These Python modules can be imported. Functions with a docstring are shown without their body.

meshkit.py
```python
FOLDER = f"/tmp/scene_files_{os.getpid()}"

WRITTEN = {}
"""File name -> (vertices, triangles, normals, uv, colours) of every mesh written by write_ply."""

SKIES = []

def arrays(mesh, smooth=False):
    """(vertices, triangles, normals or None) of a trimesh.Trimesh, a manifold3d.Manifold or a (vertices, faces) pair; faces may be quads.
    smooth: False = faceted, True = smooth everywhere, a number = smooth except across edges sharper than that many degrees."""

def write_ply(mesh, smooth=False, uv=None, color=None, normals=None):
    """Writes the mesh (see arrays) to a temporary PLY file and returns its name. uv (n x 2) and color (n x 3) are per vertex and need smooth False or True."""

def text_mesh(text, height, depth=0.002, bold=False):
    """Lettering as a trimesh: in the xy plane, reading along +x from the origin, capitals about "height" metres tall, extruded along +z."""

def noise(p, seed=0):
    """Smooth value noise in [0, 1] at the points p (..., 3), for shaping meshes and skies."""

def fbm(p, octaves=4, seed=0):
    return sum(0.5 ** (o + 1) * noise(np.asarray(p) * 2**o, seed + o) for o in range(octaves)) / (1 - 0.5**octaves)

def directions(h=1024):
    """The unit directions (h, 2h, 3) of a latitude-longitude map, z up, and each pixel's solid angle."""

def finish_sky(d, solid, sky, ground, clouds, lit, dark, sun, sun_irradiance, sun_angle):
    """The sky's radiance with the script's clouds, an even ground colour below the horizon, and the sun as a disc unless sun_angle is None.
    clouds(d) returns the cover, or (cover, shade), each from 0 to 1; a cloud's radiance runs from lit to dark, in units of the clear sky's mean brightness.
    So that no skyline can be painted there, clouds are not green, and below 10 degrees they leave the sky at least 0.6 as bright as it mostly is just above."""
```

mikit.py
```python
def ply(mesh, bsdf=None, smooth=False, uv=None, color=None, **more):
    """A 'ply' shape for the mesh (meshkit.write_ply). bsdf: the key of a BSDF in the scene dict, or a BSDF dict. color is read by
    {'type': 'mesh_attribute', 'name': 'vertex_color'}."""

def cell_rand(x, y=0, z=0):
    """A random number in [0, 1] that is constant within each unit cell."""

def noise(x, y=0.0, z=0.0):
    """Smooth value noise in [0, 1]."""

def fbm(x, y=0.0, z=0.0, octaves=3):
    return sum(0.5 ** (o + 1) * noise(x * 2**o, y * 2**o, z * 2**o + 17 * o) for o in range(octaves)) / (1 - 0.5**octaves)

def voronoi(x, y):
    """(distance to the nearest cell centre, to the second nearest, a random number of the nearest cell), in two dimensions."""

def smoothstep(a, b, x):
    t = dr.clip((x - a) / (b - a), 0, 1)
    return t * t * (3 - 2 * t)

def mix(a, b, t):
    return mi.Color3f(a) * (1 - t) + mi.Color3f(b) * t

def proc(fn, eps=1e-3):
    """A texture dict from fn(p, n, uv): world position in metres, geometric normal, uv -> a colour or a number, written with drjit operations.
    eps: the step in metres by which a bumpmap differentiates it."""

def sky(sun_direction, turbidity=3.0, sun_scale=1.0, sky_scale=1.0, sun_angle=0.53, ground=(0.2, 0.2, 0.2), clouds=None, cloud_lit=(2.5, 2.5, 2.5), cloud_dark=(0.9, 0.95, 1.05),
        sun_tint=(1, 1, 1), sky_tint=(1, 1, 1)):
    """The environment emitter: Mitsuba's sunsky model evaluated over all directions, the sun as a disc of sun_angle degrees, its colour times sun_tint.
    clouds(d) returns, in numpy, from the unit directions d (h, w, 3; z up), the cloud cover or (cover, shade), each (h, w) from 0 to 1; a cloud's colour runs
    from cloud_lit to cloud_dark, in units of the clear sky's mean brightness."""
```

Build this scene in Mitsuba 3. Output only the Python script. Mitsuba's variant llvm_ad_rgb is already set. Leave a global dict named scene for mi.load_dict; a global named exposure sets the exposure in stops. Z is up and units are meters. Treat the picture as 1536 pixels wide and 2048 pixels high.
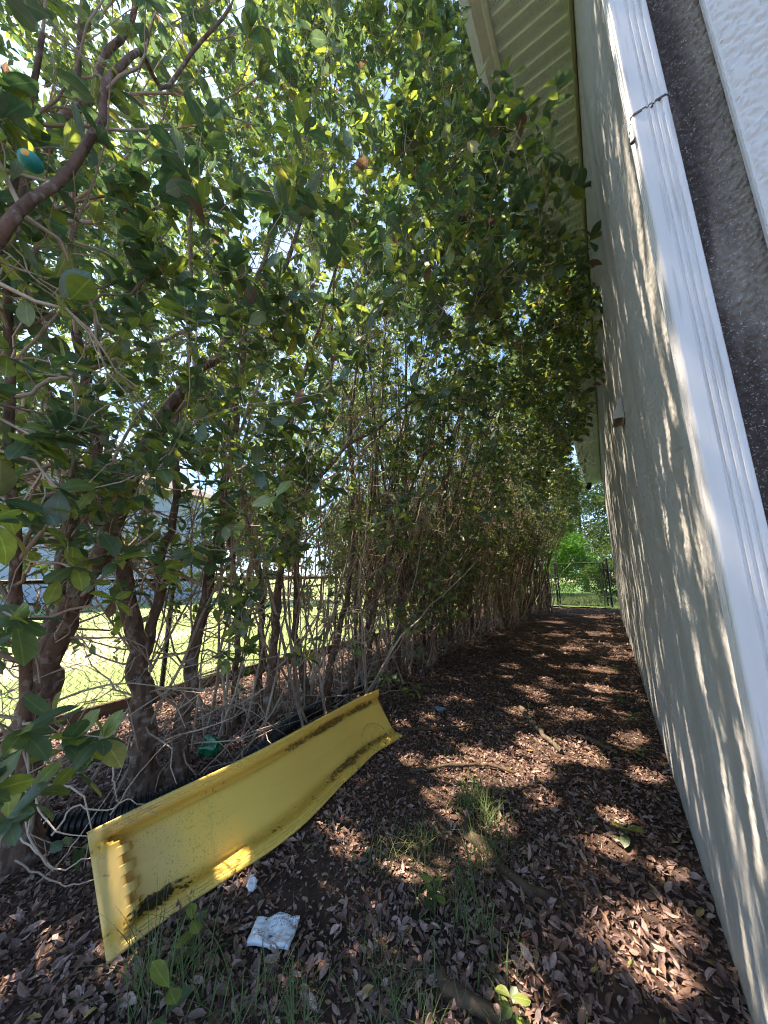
import math
import numpy as np, trimesh, mitsuba as mi, drjit as dr
import mikit, meshkit
from mikit import noise, fbm, voronoi, cell_rand, smoothstep, mix, proc
T4 = mi.ScalarTransform4f
scene, labels = {}, {}

# ------------------------------------------------------------------ camera, sky, exposure
EYE = np.array([0.0, 0.0, 1.24])
YAW, PITCH, ROLL = 0.5927, 0.1909, 0.0068
FWD = np.array([-math.sin(YAW) * math.cos(PITCH), math.cos(YAW) * math.cos(PITCH), math.sin(PITCH)])
RIGHT0 = np.array([math.cos(YAW), math.sin(YAW), 0.0])
DOWN0 = np.cross(FWD, RIGHT0)
DOWN = -math.sin(ROLL) * RIGHT0 + math.cos(ROLL) * DOWN0
RIGHT = math.cos(ROLL) * RIGHT0 + math.sin(ROLL) * DOWN0
scene['camera'] = {'type': 'perspective', 'fov_axis': 'x', 'fov': 2 * math.degrees(math.atan(768 / 650)), 'near_clip': 0.03, 'far_clip': 900.0,
                   'to_world': T4().look_at(origin=EYE.tolist(), target=(EYE + FWD).tolist(), up=(-DOWN).tolist())}
SUN = np.array([-0.42, -0.06, 0.90]); SUN = SUN / np.linalg.norm(SUN)


def clouds(d):
    a = np.arctan2(d[..., 1], d[..., 0]); z = np.clip(d[..., 2], 0.08, 1)
    x, y = d[..., 0] / z * 1.3, d[..., 1] / z * 1.3
    n = meshkit.fbm(np.stack([x, y, 0 * x + 3.7], -1).reshape(-1, 3)).reshape(z.shape)
    n = (n - n.min()) / (n.max() - n.min())
    c = np.clip((n - 0.45) / 0.25, 0, 1)
    return c * 0.12


scene['sky'] = mikit.sky(SUN.tolist(), turbidity=3, clouds=clouds, ground=(0.12, 0.13, 0.06))
exposure = 3.75

# ------------------------------------------------------------------ helpers
def unit(v):
    v = np.asarray(v, float)
    return v / (np.linalg.norm(v, axis=-1, keepdims=True) + 1e-12)


USED = {}


def key_for(name):
    n = USED.get(name, 0); USED[name] = n + 1
    return name if n == 0 else f'{name}_{n:03d}'


def tag(key, label=None, category=None, group=None, kind=None):
    d = labels.setdefault(key, {})
    for k, v in (('label', label), ('category', category), ('group', group), ('kind', kind)):
        if v: d[k] = v
    return key


def add(name, mesh, bsdf, smooth=False, uv=None, **more):
    key = key_for(name)
    scene[key] = mikit.ply(mesh, bsdf, smooth=smooth, uv=uv, **more)
    return key


def put(name, shape, to_world):
    key = key_for(name)
    scene[key] = {**shape, 'to_world': to_world}
    return key


def tri(mesh):
    return np.asarray(mesh.vertices, float), np.asarray(mesh.faces, int)


def join(parts):
    V, F, n = [], [], 0
    for p in parts:
        v, f = tri(p) if hasattr(p, 'vertices') else (np.asarray(p[0], float), np.asarray(p[1], int))
        if f.shape[1] == 4: f = np.vstack([f[:, [0, 1, 2]], f[:, [0, 2, 3]]])
        V.append(v); F.append(f + n); n += len(v)
    return np.vstack(V), np.vstack(F)


def box(x0, x1, y0, y1, z0, z1):
    m = trimesh.creation.box((x1 - x0, y1 - y0, z1 - z0)); m.apply_translation(((x0 + x1) / 2, (y0 + y1) / 2, (z0 + z1) / 2))
    return m


def bevel_box(x0, x1, y0, y1, z0, z1, b=0.006):
    pts = []
    for sx in (0, 1):
        for sy in (0, 1):
            for sz in (0, 1):
                c = np.array([(x0, x1)[sx], (y0, y1)[sy], (z0, z1)[sz]]); s = np.array([1 - 2 * sx, 1 - 2 * sy, 1 - 2 * sz]) * b
                for k in range(3):
                    o = s.copy(); o[k] = 0; pts.append(c + o)
    return trimesh.convex.convex_hull(np.array(pts))


def smooth_path(p, n):
    """Catmull-Rom through the points, n samples."""
    p = np.asarray(p, float)
    if len(p) < 3: return p[0] + (p[-1] - p[0]) * np.linspace(0, 1, n)[:, None]
    q = np.vstack([2 * p[0] - p[1], p, 2 * p[-1] - p[-2]])
    t = np.linspace(0, len(p) - 1 - 1e-6, n); i = t.astype(int); u = (t - i)[:, None]
    a, b, c, d = q[i], q[i + 1], q[i + 2], q[i + 3]
    return 0.5 * (2 * b + (c - a) * u + (2 * a - 5 * b + 4 * c - d) * u**2 + (3 * b - a - 3 * c + d) * u**3)


def tube(p, r, sides=6, bump=0.0, rng=None, caps=True):
    p = np.asarray(p, float); n = len(p)
    t = unit(np.gradient(p, axis=0))
    a = unit(np.cross(t, np.where(np.abs(t[:, 2:]) < 0.9, [0, 0, 1.0], [1.0, 0, 0])))
    for i in range(1, n):                       # carry the frame along so that the tube does not twist
        v = a[i - 1] - t[i] * (a[i - 1] @ t[i]); a[i] = v / (np.linalg.norm(v) + 1e-9)
    b = np.cross(t, a)
    ang = np.arange(sides) * 2 * np.pi / sides
    r = np.broadcast_to(r, (n,)).astype(float)[:, None] * np.ones((n, sides))
    if bump: r = r * (1 + bump * rng.standard_normal((n, sides)))
    v = p[:, None] + r[..., None] * (np.cos(ang)[None, :, None] * a[:, None] + np.sin(ang)[None, :, None] * b[:, None])
    i, j = np.meshgrid(np.arange(n - 1), np.arange(sides), indexing='ij')
    q = np.stack([i * sides + j, i * sides + (j + 1) % sides, (i + 1) * sides + (j + 1) % sides, (i + 1) * sides + j], -1).reshape(-1, 4)
    if not caps: return v.reshape(-1, 3), np.vstack([q[:, [0, 1, 2]], q[:, [0, 2, 3]]])
    v = np.vstack([v.reshape(-1, 3), p[-1:], p[:1]]); e = len(v)
    k = np.arange(sides)
    cap = np.stack([(n - 1) * sides + k, (n - 1) * sides + (k + 1) % sides, np.full(sides, e - 2)], 1)
    cap0 = np.stack([(k + 1) % sides, k, np.full(sides, e - 1)], 1)
    return v, np.vstack([q[:, [0, 1, 2]], q[:, [0, 2, 3]], cap, cap0])


def grid_faces(n, m):
    i, j = np.meshgrid(np.arange(n - 1), np.arange(m - 1), indexing='ij')
    q = np.stack([i * m + j, (i + 1) * m + j, (i + 1) * m + j + 1, i * m + j + 1], -1).reshape(-1, 4)
    return np.vstack([q[:, [0, 1, 2]], q[:, [0, 2, 3]]])


def extrude_z(poly, z0, z1):
    p = np.asarray(poly, float); n = len(p); k = np.arange(n)
    v = np.vstack([np.c_[p, np.full(n, z0)], np.c_[p, np.full(n, z1)]])
    side = np.vstack([np.stack([k, (k + 1) % n, (k + 1) % n + n], 1), np.stack([k, (k + 1) % n + n, k + n], 1)])
    return v, side


def snoise(p, s, seed=0):
    return meshkit.noise(np.asarray(p, float) * s + seed)


# ------------------------------------------------------------------ materials
def two(b): return {'type': 'twosided', 'bsdf': b}
def rgb(*c): return {'type': 'rgb', 'value': list(c)}
def plain(c, rough=0.6, spec=0.5, metallic=0.0):
    return two({'type': 'principled', 'base_color': rgb(*c) if isinstance(c, tuple) else c, 'roughness': rough, 'specular': spec, 'metallic': metallic})


def c3(*c): return mi.Color3f(*c)


def ground_color(p, n, uv):
    a = fbm(p.x * 3, p.y * 3, 0, 3); b = noise(p.x * 45, p.y * 45, 0); c = noise(p.x * 140, p.y * 140, 2)
    col = mix(c3(0.035, 0.024, 0.018), c3(0.10, 0.062, 0.046), b * 0.7 + c * 0.3)
    return mix(col, c3(0.022, 0.018, 0.015), smoothstep(0.52, 0.7, a) * 0.7)


def lawn_color(p, n, uv):
    a = fbm(p.x * 0.8, p.y * 0.8, 1, 3); b = noise(p.x * 30, p.y * 30, 5); c = noise(p.x * 90, p.y * 90, 3)
    g = mix(c3(0.10, 0.15, 0.05), c3(0.23, 0.275, 0.115), b * 0.6 + c * 0.4)
    return mix(g, c3(0.38, 0.34, 0.22), smoothstep(0.5, 0.72, a) * 0.6)


def leaf_color(p, n, uv):
    k = dr.floor(uv.x * 0.5); u = uv.x - 2 * k
    r = cell_rand(k, 3, 7); r2 = cell_rand(k, 5, 1)
    g = mix(c3(0.075, 0.140, 0.045), c3(0.30, 0.37, 0.045), r * r * r)
    g = mix(g, c3(0.095, 0.160, 0.075), smoothstep(0.6, 0.9, r2))
    g = dr.select(k == 14, c3(0.34, 0.33, 0.05), g)
    g = dr.select(k == 15, c3(0.19, 0.105, 0.065), g)
    d = dr.abs(u - 0.5)
    mid = 1 - smoothstep(0.012, 0.05, d)
    vein = smoothstep(0.82, 1.0, dr.abs(dr.sin((uv.y * 7.0 - d * 5.0) * 3.14159)))
    blotch = noise(p.x * 60, p.y * 60, p.z * 60)
    g = g * (0.8 + 0.4 * blotch)
    return mix(g, g * 1.7 + c3(0.03, 0.04, 0.015), dr.maximum(mid * 0.7, vein * 0.14))


def litter_color(p, n, uv):
    k = dr.floor(uv.x * 0.5); u = uv.x - 2 * k
    r = cell_rand(k, 1, 2); r2 = cell_rand(k, 4, 4)
    g = mix(c3(0.095, 0.055, 0.048), c3(0.40, 0.275, 0.238), r * r * r)
    g = mix(g, c3(0.25, 0.14, 0.085), smoothstep(0.78, 0.95, r2) * 0.7)
    g = dr.select(k == 15, c3(0.36, 0.25, 0.09), g)
    g = dr.select(k == 14, c3(0.17, 0.19, 0.05), g)
    d = dr.abs(u - 0.5)
    b = noise(p.x * 120, p.y * 120, p.z * 120) * 0.5 + noise(p.x * 33, p.y * 33, p.z * 33) * 0.5
    g = g * (0.62 + 0.76 * b)
    return mix(g, g * 1.5, (1 - smoothstep(0.01, 0.045, d)) * 0.6)


def bark_color(p, n, uv):
    a = fbm(p.x * 22, p.y * 22, p.z * 9, 3); b = noise(p.x * 150, p.y * 150, p.z * 60); l = fbm(p.x * 34, p.y * 34, p.z * 26 + 5, 3)
    g = mix(c3(0.085, 0.050, 0.036), c3(0.215, 0.135, 0.098), a * 0.65 + b * 0.35)
    g = mix(g, c3(0.04, 0.027, 0.02), smoothstep(0.55, 0.7, noise(p.x * 60, p.y * 60, p.z * 14)) * 0.6)
    return mix(g, c3(0.36, 0.33, 0.29), smoothstep(0.55, 0.70, l) * 0.45)


def bark_height(p, n, uv):
    return 0.0035 * fbm(p.x * 45, p.y * 45, p.z * 16, 3) + 0.0012 * noise(p.x * 260, p.y * 260, p.z * 90)


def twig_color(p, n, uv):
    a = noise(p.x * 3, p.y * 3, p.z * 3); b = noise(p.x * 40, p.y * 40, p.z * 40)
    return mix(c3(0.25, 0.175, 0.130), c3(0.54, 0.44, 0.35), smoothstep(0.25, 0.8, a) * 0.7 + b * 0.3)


def stucco_color(p, n, uv):
    s = noise(p.y * 420, p.z * 420, p.x * 420) ; l = fbm(p.y * 1.3, p.z * 0.5, p.x, 3)
    g = mix(c3(0.255, 0.253, 0.25), c3(0.40, 0.395, 0.385), 0.5 * s + 0.5 * l)
    low = (1 - smoothstep(0.02, 0.42, p.z + 0.30 * fbm(p.y * 5, p.z * 3, 1, 2))) * 0.8 + smoothstep(0.55, 0.75, fbm(p.y * 7, p.z * 0.35, 4, 3)) * 0.35
    return mix(g, c3(0.20, 0.18, 0.14), low)


def front_color(p, n, uv):
    """the near end wall: grey stucco blotched with black mildew, thickest beside the downspout."""
    m = fbm(p.x * 14, p.z * 2.2, 2, 3); s = noise(p.x * 520, p.z * 520, 1); s2 = noise(p.x * 210, p.z * 150, 5)
    g = mix(c3(0.20, 0.178, 0.152), c3(0.33, 0.295, 0.255), s2)
    edge = 1 - smoothstep(0.235, 0.345, p.x + (m - 0.5) * 0.12)
    dirt = dr.clip(smoothstep(0.33, 0.66, m) * 0.5 + edge * 0.95 * smoothstep(0.2, 0.55, m + 0.12), 0, 0.93)
    g = mix(g, c3(0.038, 0.030, 0.028), dirt)
    return mix(g, c3(0.50, 0.47, 0.45), smoothstep(0.78, 0.92, s) * 0.55)


def soffit_color(p, n, uv):
    """the vented planks are punched with rows of small round holes (uv.x 1 = vented)."""
    fx = p.x * 105 - dr.floor(p.x * 105) - 0.5; yy = p.y * 105; fy = yy - dr.floor(yy) - 0.5
    hole = 1 - smoothstep(0.22, 0.36, dr.sqrt(fx * fx + fy * fy))
    g = mix(c3(0.74, 0.88, 0.82), c3(0.79, 0.92, 0.87), fbm(p.x * 5, p.y * 2, 0, 2))
    return mix(g, c3(0.06, 0.065, 0.045), hole * smoothstep(0.45, 0.55, uv.x))


def slide_color(p, n, uv):
    """uv.x = metres along, uv.y = metres across: yellow plastic, tan scuffs near the end, black mould and litter in the two gutters."""
    s, t = uv.x, uv.y
    g = mix(c3(0.80, 0.53, 0.10), c3(0.84, 0.575, 0.135), fbm(s * 3, t * 5, 1, 3))
    amber = c3(0.58, 0.365, 0.06)
    g = mix(g, c3(0.62, 0.45, 0.17), (1 - smoothstep(0.22, 0.5, s + 0.12 * noise(s * 9, t * 9, 2))) * 0.75)
    speck = smoothstep(0.66, 0.80, noise(s * 420, t * 420, 1) * 0.6 + noise(s * 170, t * 170, 2) * 0.4) * smoothstep(0.45, 0.65, fbm(s * 7, t * 7, 8, 2)) * (1 - smoothstep(0.3, 0.7, s))
    g = mix(g, c3(0.22, 0.16, 0.05), speck * 0.6)
    gl = dr.exp(-dr.square((t - 0.062) / 0.026)); gu = dr.exp(-dr.square((t - 0.313) / 0.024))
    gut = dr.maximum(gl, gu)
    g = mix(g, amber, dr.clip(gut * 1.1, 0, 0.85))
    grime = fbm(s * 14, t * 26, 3, 3); fine = noise(s * 160, t * 160, 7)
    far = smoothstep(0.75, 1.25, s)
    low = 0.21 + 0.28 * smoothstep(0.95, 1.25, s) * (1 - smoothstep(1.6, 1.75, s)); up = 0.14 + 0.40 * far * (1 - smoothstep(1.68, 1.76, s))
    dirt = smoothstep(0.52, 0.72, grime * 0.65 + fine * 0.35 - 0.34 + gl * low + gu * up + 0.1 * gut)
    g = mix(g, mix(c3(0.050, 0.030, 0.013), c3(0.20, 0.115, 0.03), noise(s * 90, t * 130, 4)), dirt * smoothstep(0.2, 0.7, fine + 0.25) * 0.92)
    corner = dr.exp(-dr.square((s - 0.19) / 0.13) - dr.square((t - 0.070) / 0.030))
    mould = smoothstep(0.40, 0.66, corner * 0.80 + 0.75 * (fbm(s * 26, t * 75, 4, 3) - 0.45) + 0.25 * (fine - 0.5)) * smoothstep(0.05, 0.25, corner)
    g = mix(g, c3(0.016, 0.014, 0.008), mould * 0.96)
    ring = dr.abs(dr.sqrt(dr.square((s - 1.60) / 0.12) + dr.square((t - 0.085) / 0.10)) - 1)
    inside = 1 - smoothstep(0.0, 0.05, dr.sqrt(dr.square((s - 1.60) / 0.12) + dr.square((t - 0.085) / 0.10)) - 1)
    g = mix(g, c3(0.34, 0.25, 0.06), (1 - smoothstep(0.0, 0.05, ring)) * 0.55 + inside * 0.25 * noise(s * 60, t * 60, 3))
    crack = 1 - smoothstep(0.0, 0.008, dr.abs(s - 0.40 - 0.15 * (t - 0.2) - 0.02 * noise(t * 30, 1, 1)))
    return mix(g, c3(0.42, 0.33, 0.20), crack * 0.35 * noise(s * 200, t * 200, 2))


def wood_color(p, n, uv):
    a = fbm(p.x * 30, p.y * 2.5, p.z * 40, 3); b = noise(p.x * 200, p.y * 14, p.z * 200)
    return mix(c3(0.045, 0.032, 0.022), c3(0.135, 0.095, 0.062), a * 0.6 + b * 0.4)


def moss_color(p, n, uv):
    a = fbm(p.x * 30, p.y * 30, p.z * 30, 3)
    return mix(mix(c3(0.06, 0.042, 0.033), c3(0.19, 0.145, 0.115), noise(p.x * 110, p.y * 110, p.z * 110)), c3(0.07, 0.085, 0.04), smoothstep(0.45, 0.65, a) * 0.8)


def paper_color(p, n, uv):
    """faded print: lines of tiny text, a pale blue block and an orange mark."""
    u, v = uv.x, uv.y
    g = mix(c3(0.66, 0.70, 0.76), c3(0.76, 0.79, 0.84), noise(u * 8, v * 8, 1))
    row = dr.floor(v * 13); fr = v * 13 - row
    word = noise(u * 60, row * 7.1, 3)
    ink = (1 - smoothstep(0.34, 0.46, dr.abs(fr - 0.5))) * smoothstep(0.5, 0.62, word)
    block = smoothstep(0.02, 0.06, u - 0.38) * (1 - smoothstep(0.0, 0.04, u - 0.58)) * smoothstep(0.0, 0.04, v - 0.12) * (1 - smoothstep(0, 0.04, v - 0.42))
    top = smoothstep(0.0, 0.02, v - 0.62) * smoothstep(0.0, 0.02, u - 0.36)
    left = (1 - smoothstep(0.0, 0.03, u - 0.34)) * smoothstep(0.0, 0.02, u - 0.10) * smoothstep(0.0, 0.02, v - 0.16) * (1 - smoothstep(0, 0.02, v - 0.36))
    g = mix(g, c3(0.45, 0.50, 0.66), block * 0.6)
    g = mix(g, c3(0.16, 0.18, 0.24), ink * (top * 0.7 + left * 0.9 + block * 0.3))
    orange = (1 - smoothstep(0.03, 0.05, dr.abs(u - 0.71))) * (1 - smoothstep(0.12, 0.16, dr.abs(v - 0.27)))
    return mix(g, c3(0.62, 0.25, 0.12), orange * smoothstep(0.4, 0.55, noise(u * 45, v * 45, 6)) * 0.9)


def ball_color(p, n, uv):
    return dr.select(uv.x > 0.5, c3(0.62, 0.36, 0.06), mix(c3(0.012, 0.20, 0.20), c3(0.02, 0.26, 0.25), noise(p.x * 40, p.y * 40, p.z * 40)))


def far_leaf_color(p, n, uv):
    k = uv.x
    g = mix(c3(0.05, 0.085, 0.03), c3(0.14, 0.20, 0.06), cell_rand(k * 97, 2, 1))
    return dr.select(uv.y > 0.5, g * c3(1.15, 1.75, 0.8), g)  # bright crowns get a lighter, yellower leaf colour


def shingle_color(p, n, uv): return mix(c3(0.10, 0.085, 0.07), c3(0.2, 0.17, 0.14), noise(p.x * 9, p.y * 22, p.z * 9))


M = scene
M['ground_mat'] = plain(proc(ground_color), 0.9, 0.2)
M['lawn_mat'] = plain(proc(lawn_color), 0.9, 0.2)
M['back_lawn_mat'] = plain((0.07, 0.12, 0.04), 0.9, 0.2)  # darker than lawn_mat: shade of the far end put into the grass colour
M['leaf_mat'] = {'type': 'blendbsdf', 'weight': 0.085, 'a': {'type': 'principledthin', 'base_color': proc(leaf_color), 'roughness': 0.5, 'spec_trans': 0.0, 'diff_trans': 1.2, 'eta': 1.45},
                 'b': two({'type': 'roughconductor', 'material': 'none', 'alpha': 0.28, 'distribution': 'ggx'})}
M['far_leaf_mat'] = {'type': 'principledthin', 'base_color': proc(far_leaf_color), 'roughness': 0.5, 'diff_trans': 0.8, 'eta': 1.4}
M['grass_mat'] = {'type': 'principledthin', 'base_color': rgb(0.17, 0.22, 0.095), 'roughness': 0.5, 'diff_trans': 0.8, 'eta': 1.4}
M['lawn_blade_mat'] = {'type': 'principledthin', 'base_color': rgb(0.25, 0.31, 0.11), 'roughness': 0.6, 'diff_trans': 0.7, 'eta': 1.4}
M['litter_mat'] = plain(proc(litter_color), 0.7, 0.35)
M['bark_mat'] = two({'type': 'bumpmap', 'arbitrary': proc(bark_height), 'scale': 1.0, 'bsdf': {'type': 'principled', 'base_color': proc(bark_color), 'roughness': 0.8, 'specular': 0.25}})
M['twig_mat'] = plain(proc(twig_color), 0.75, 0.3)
M['stucco_mat'] = two({'type': 'principled', 'base_color': proc(stucco_color), 'roughness': 0.85, 'specular': 0.25})
M['front_mat'] = two({'type': 'principled', 'base_color': proc(front_color), 'roughness': 0.85, 'specular': 0.25})
M['trim_mat'] = two({'type': 'principled', 'base_color': rgb(0.53, 0.52, 0.52), 'roughness': 0.75, 'specular': 0.3})
M['soffit_mat'] = plain(proc(soffit_color), 0.5, 0.4)
M['vinyl_mat'] = plain((0.66, 0.70, 0.62), 0.45, 0.4)
M['olive_mat'] = plain((0.34, 0.37, 0.23), 0.5, 0.4)
M['white_metal_mat'] = plain(proc(lambda p, n, uv: mix(mix(c3(0.50, 0.49, 0.50), c3(0.60, 0.59, 0.60), fbm(p.x * 60, p.y * 60, p.z * 2.5, 3)), c3(0.30, 0.28, 0.25), smoothstep(0.60, 0.74, fbm(p.x * 160, p.y * 160, p.z * 5.0, 3)) * 0.35)), 0.32, 0.5)
M['groove_mat'] = plain((0.10, 0.095, 0.09), 0.6, 0.3)
M['black_metal_mat'] = plain((0.012, 0.012, 0.013), 0.38, 0.5)
M['black_plastic_mat'] = plain((0.012, 0.013, 0.014), 0.42, 0.5)
M['slide_mat'] = two({'type': 'principled', 'base_color': proc(slide_color), 'roughness': 0.42, 'specular': 0.45})
M['wood_mat'] = plain(proc(wood_color), 0.85, 0.2)
M['moss_mat'] = plain(proc(moss_color), 0.9, 0.2)
M['paper_mat'] = plain(proc(paper_color), 0.5, 0.4)
M['tissue_mat'] = plain((0.74, 0.73, 0.74), 0.8, 0.2)
M['blue_film_mat'] = plain((0.20, 0.31, 0.42), 0.35, 0.5)
M['green_film_mat'] = plain((0.015, 0.17, 0.085), 0.3, 0.5)
M['ball_mat'] = plain(proc(ball_color), 0.4, 0.5)
M['pale_wall_mat'] = plain((0.36, 0.43, 0.58), 0.8, 0.3)  # white wall with its bluish shade put into the base colour
M['vent_mat'] = plain((0.42, 0.40, 0.35), 0.5, 0.4)
M['shingle_mat'] = plain(proc(shingle_color), 0.9, 0.2)
M['shell_mat'] = plain((0.02, 0.016, 0.013), 0.25, 0.5)
M['glass_mat'] = plain((0.05, 0.06, 0.07), 0.1, 0.5)

WX = 0.1885      # outer face of the long side wall
WY = 0.86        # outer face of the near end wall
FENCE_X = -3.97

# ------------------------------------------------------------------ ground
def ground_z(x, y):
    p = np.stack([x, y, 0 * x], -1)
    bump = 0.018 * (meshkit.noise(p * 5.0) ) + 0.03 * (meshkit.noise(p * 1.3 + 7))
    inside = np.clip((x + 3.9) / 0.3, 0, 1) * np.clip((16 - y) / 2, 0, 1) * np.clip((y + 3) / 1, 0, 1)
    wall = 0.03 * np.clip((x - 0.0) / 0.19, 0, 1)
    return (bump - 0.02) * inside + wall * inside


def make_ground():
    xs = np.r_[-400, -150, -60, -25, -12, -6, -4.6, np.arange(-4.1, 0.32, 0.05), 0.6, 2, 6, 20, 80, 400]
    ys = np.r_[-400, -120, -40, -12, -5, -3, np.arange(-2, 16.2, 0.06), 18, 22, 30, 50, 120, 400]
    X, Y = np.meshgrid(xs, ys, indexing='ij')
    Z = ground_z(X.ravel(), Y.ravel()).reshape(X.shape)
    return np.stack([X, Y, Z], -1).reshape(-1, 3), grid_faces(len(xs), len(ys))


tag(add('ground', make_ground(), 'ground_mat', smooth=True), 'dark soil and mulch path between the hedge and the stucco wall', kind='structure')

LAWN_Z = 0.07
def make_lawn():
    xs = np.r_[-120, -60, -30, np.arange(-22, FENCE_X - 0.29, 0.25), FENCE_X - 0.03]; ys = np.r_[-60, -20, np.arange(-6, 22, 0.25), 40, 120]
    X, Y = np.meshgrid(xs, ys, indexing='ij')
    Z = LAWN_Z + 0.03 * meshkit.noise(np.stack([X * 2, Y * 2, 0 * X], -1).reshape(-1, 3)).reshape(X.shape)
    return np.stack([X, Y, Z], -1).reshape(-1, 3), grid_faces(len(xs), len(ys))
tag(add('lawn', make_lawn(), 'lawn_mat', smooth=True), 'sunlit green lawn of the neighbouring yard beyond the chain link fence', kind='structure')


def make_back_lawn():
    xs = np.linspace(FENCE_X, 12, 30); ys = np.r_[np.arange(14.2, 30, 0.5), 45]
    X, Y = np.meshgrid(xs, ys, indexing='ij')
    Z = 0.03 + 0.03 * meshkit.noise(np.stack([X * 2, Y * 2, 0 * X], -1).reshape(-1, 3)).reshape(X.shape)
    return np.stack([X, Y, Z], -1).reshape(-1, 3), grid_faces(len(xs), len(ys))
tag(add('lawn', make_back_lawn(), 'back_lawn_mat', smooth=True), 'patch of green grass behind the gate at the far end', kind='structure')


def blades(rng, pos, hmin, hmax, width, lean, segs=2):
    """bent grass blades standing at pos, one mesh."""
    n = len(pos)
    h = rng.uniform(hmin, hmax, n); az = rng.uniform(0, 2 * np.pi, n); ln = rng.uniform(0.15, 1, n) * lean * h
    d = np.stack([np.cos(az), np.sin(az), 0 * az], 1); s = np.stack([-np.sin(az), np.cos(az), 0 * az], 1)
    w = width * rng.uniform(0.6, 1.2, n)
    rows = []
    for k in range(segs + 1):
        t = k / segs
        c = pos + d * (ln * t**1.8)[:, None] + np.array([0, 0, 1.0]) * (h * (t - 0.28 * t * t * np.clip(ln / h, 0, 1.4)))[:, None]
        ww = (w * (1 - t**1.5) * 0.5 + 0.0002)[:, None]
        rows += [c - s * ww, c + s * ww]
    V = np.stack(rows, 1); m = V.shape[1]
    f = []
    for k in range(segs):
        a = 2 * k; f += [[a, a + 1, a + 3], [a, a + 3, a + 2]]
    F = (np.array(f)[None] + (np.arange(n) * m)[:, None, None]).reshape(-1, 3)
    return V.reshape(-1, 3), F


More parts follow.
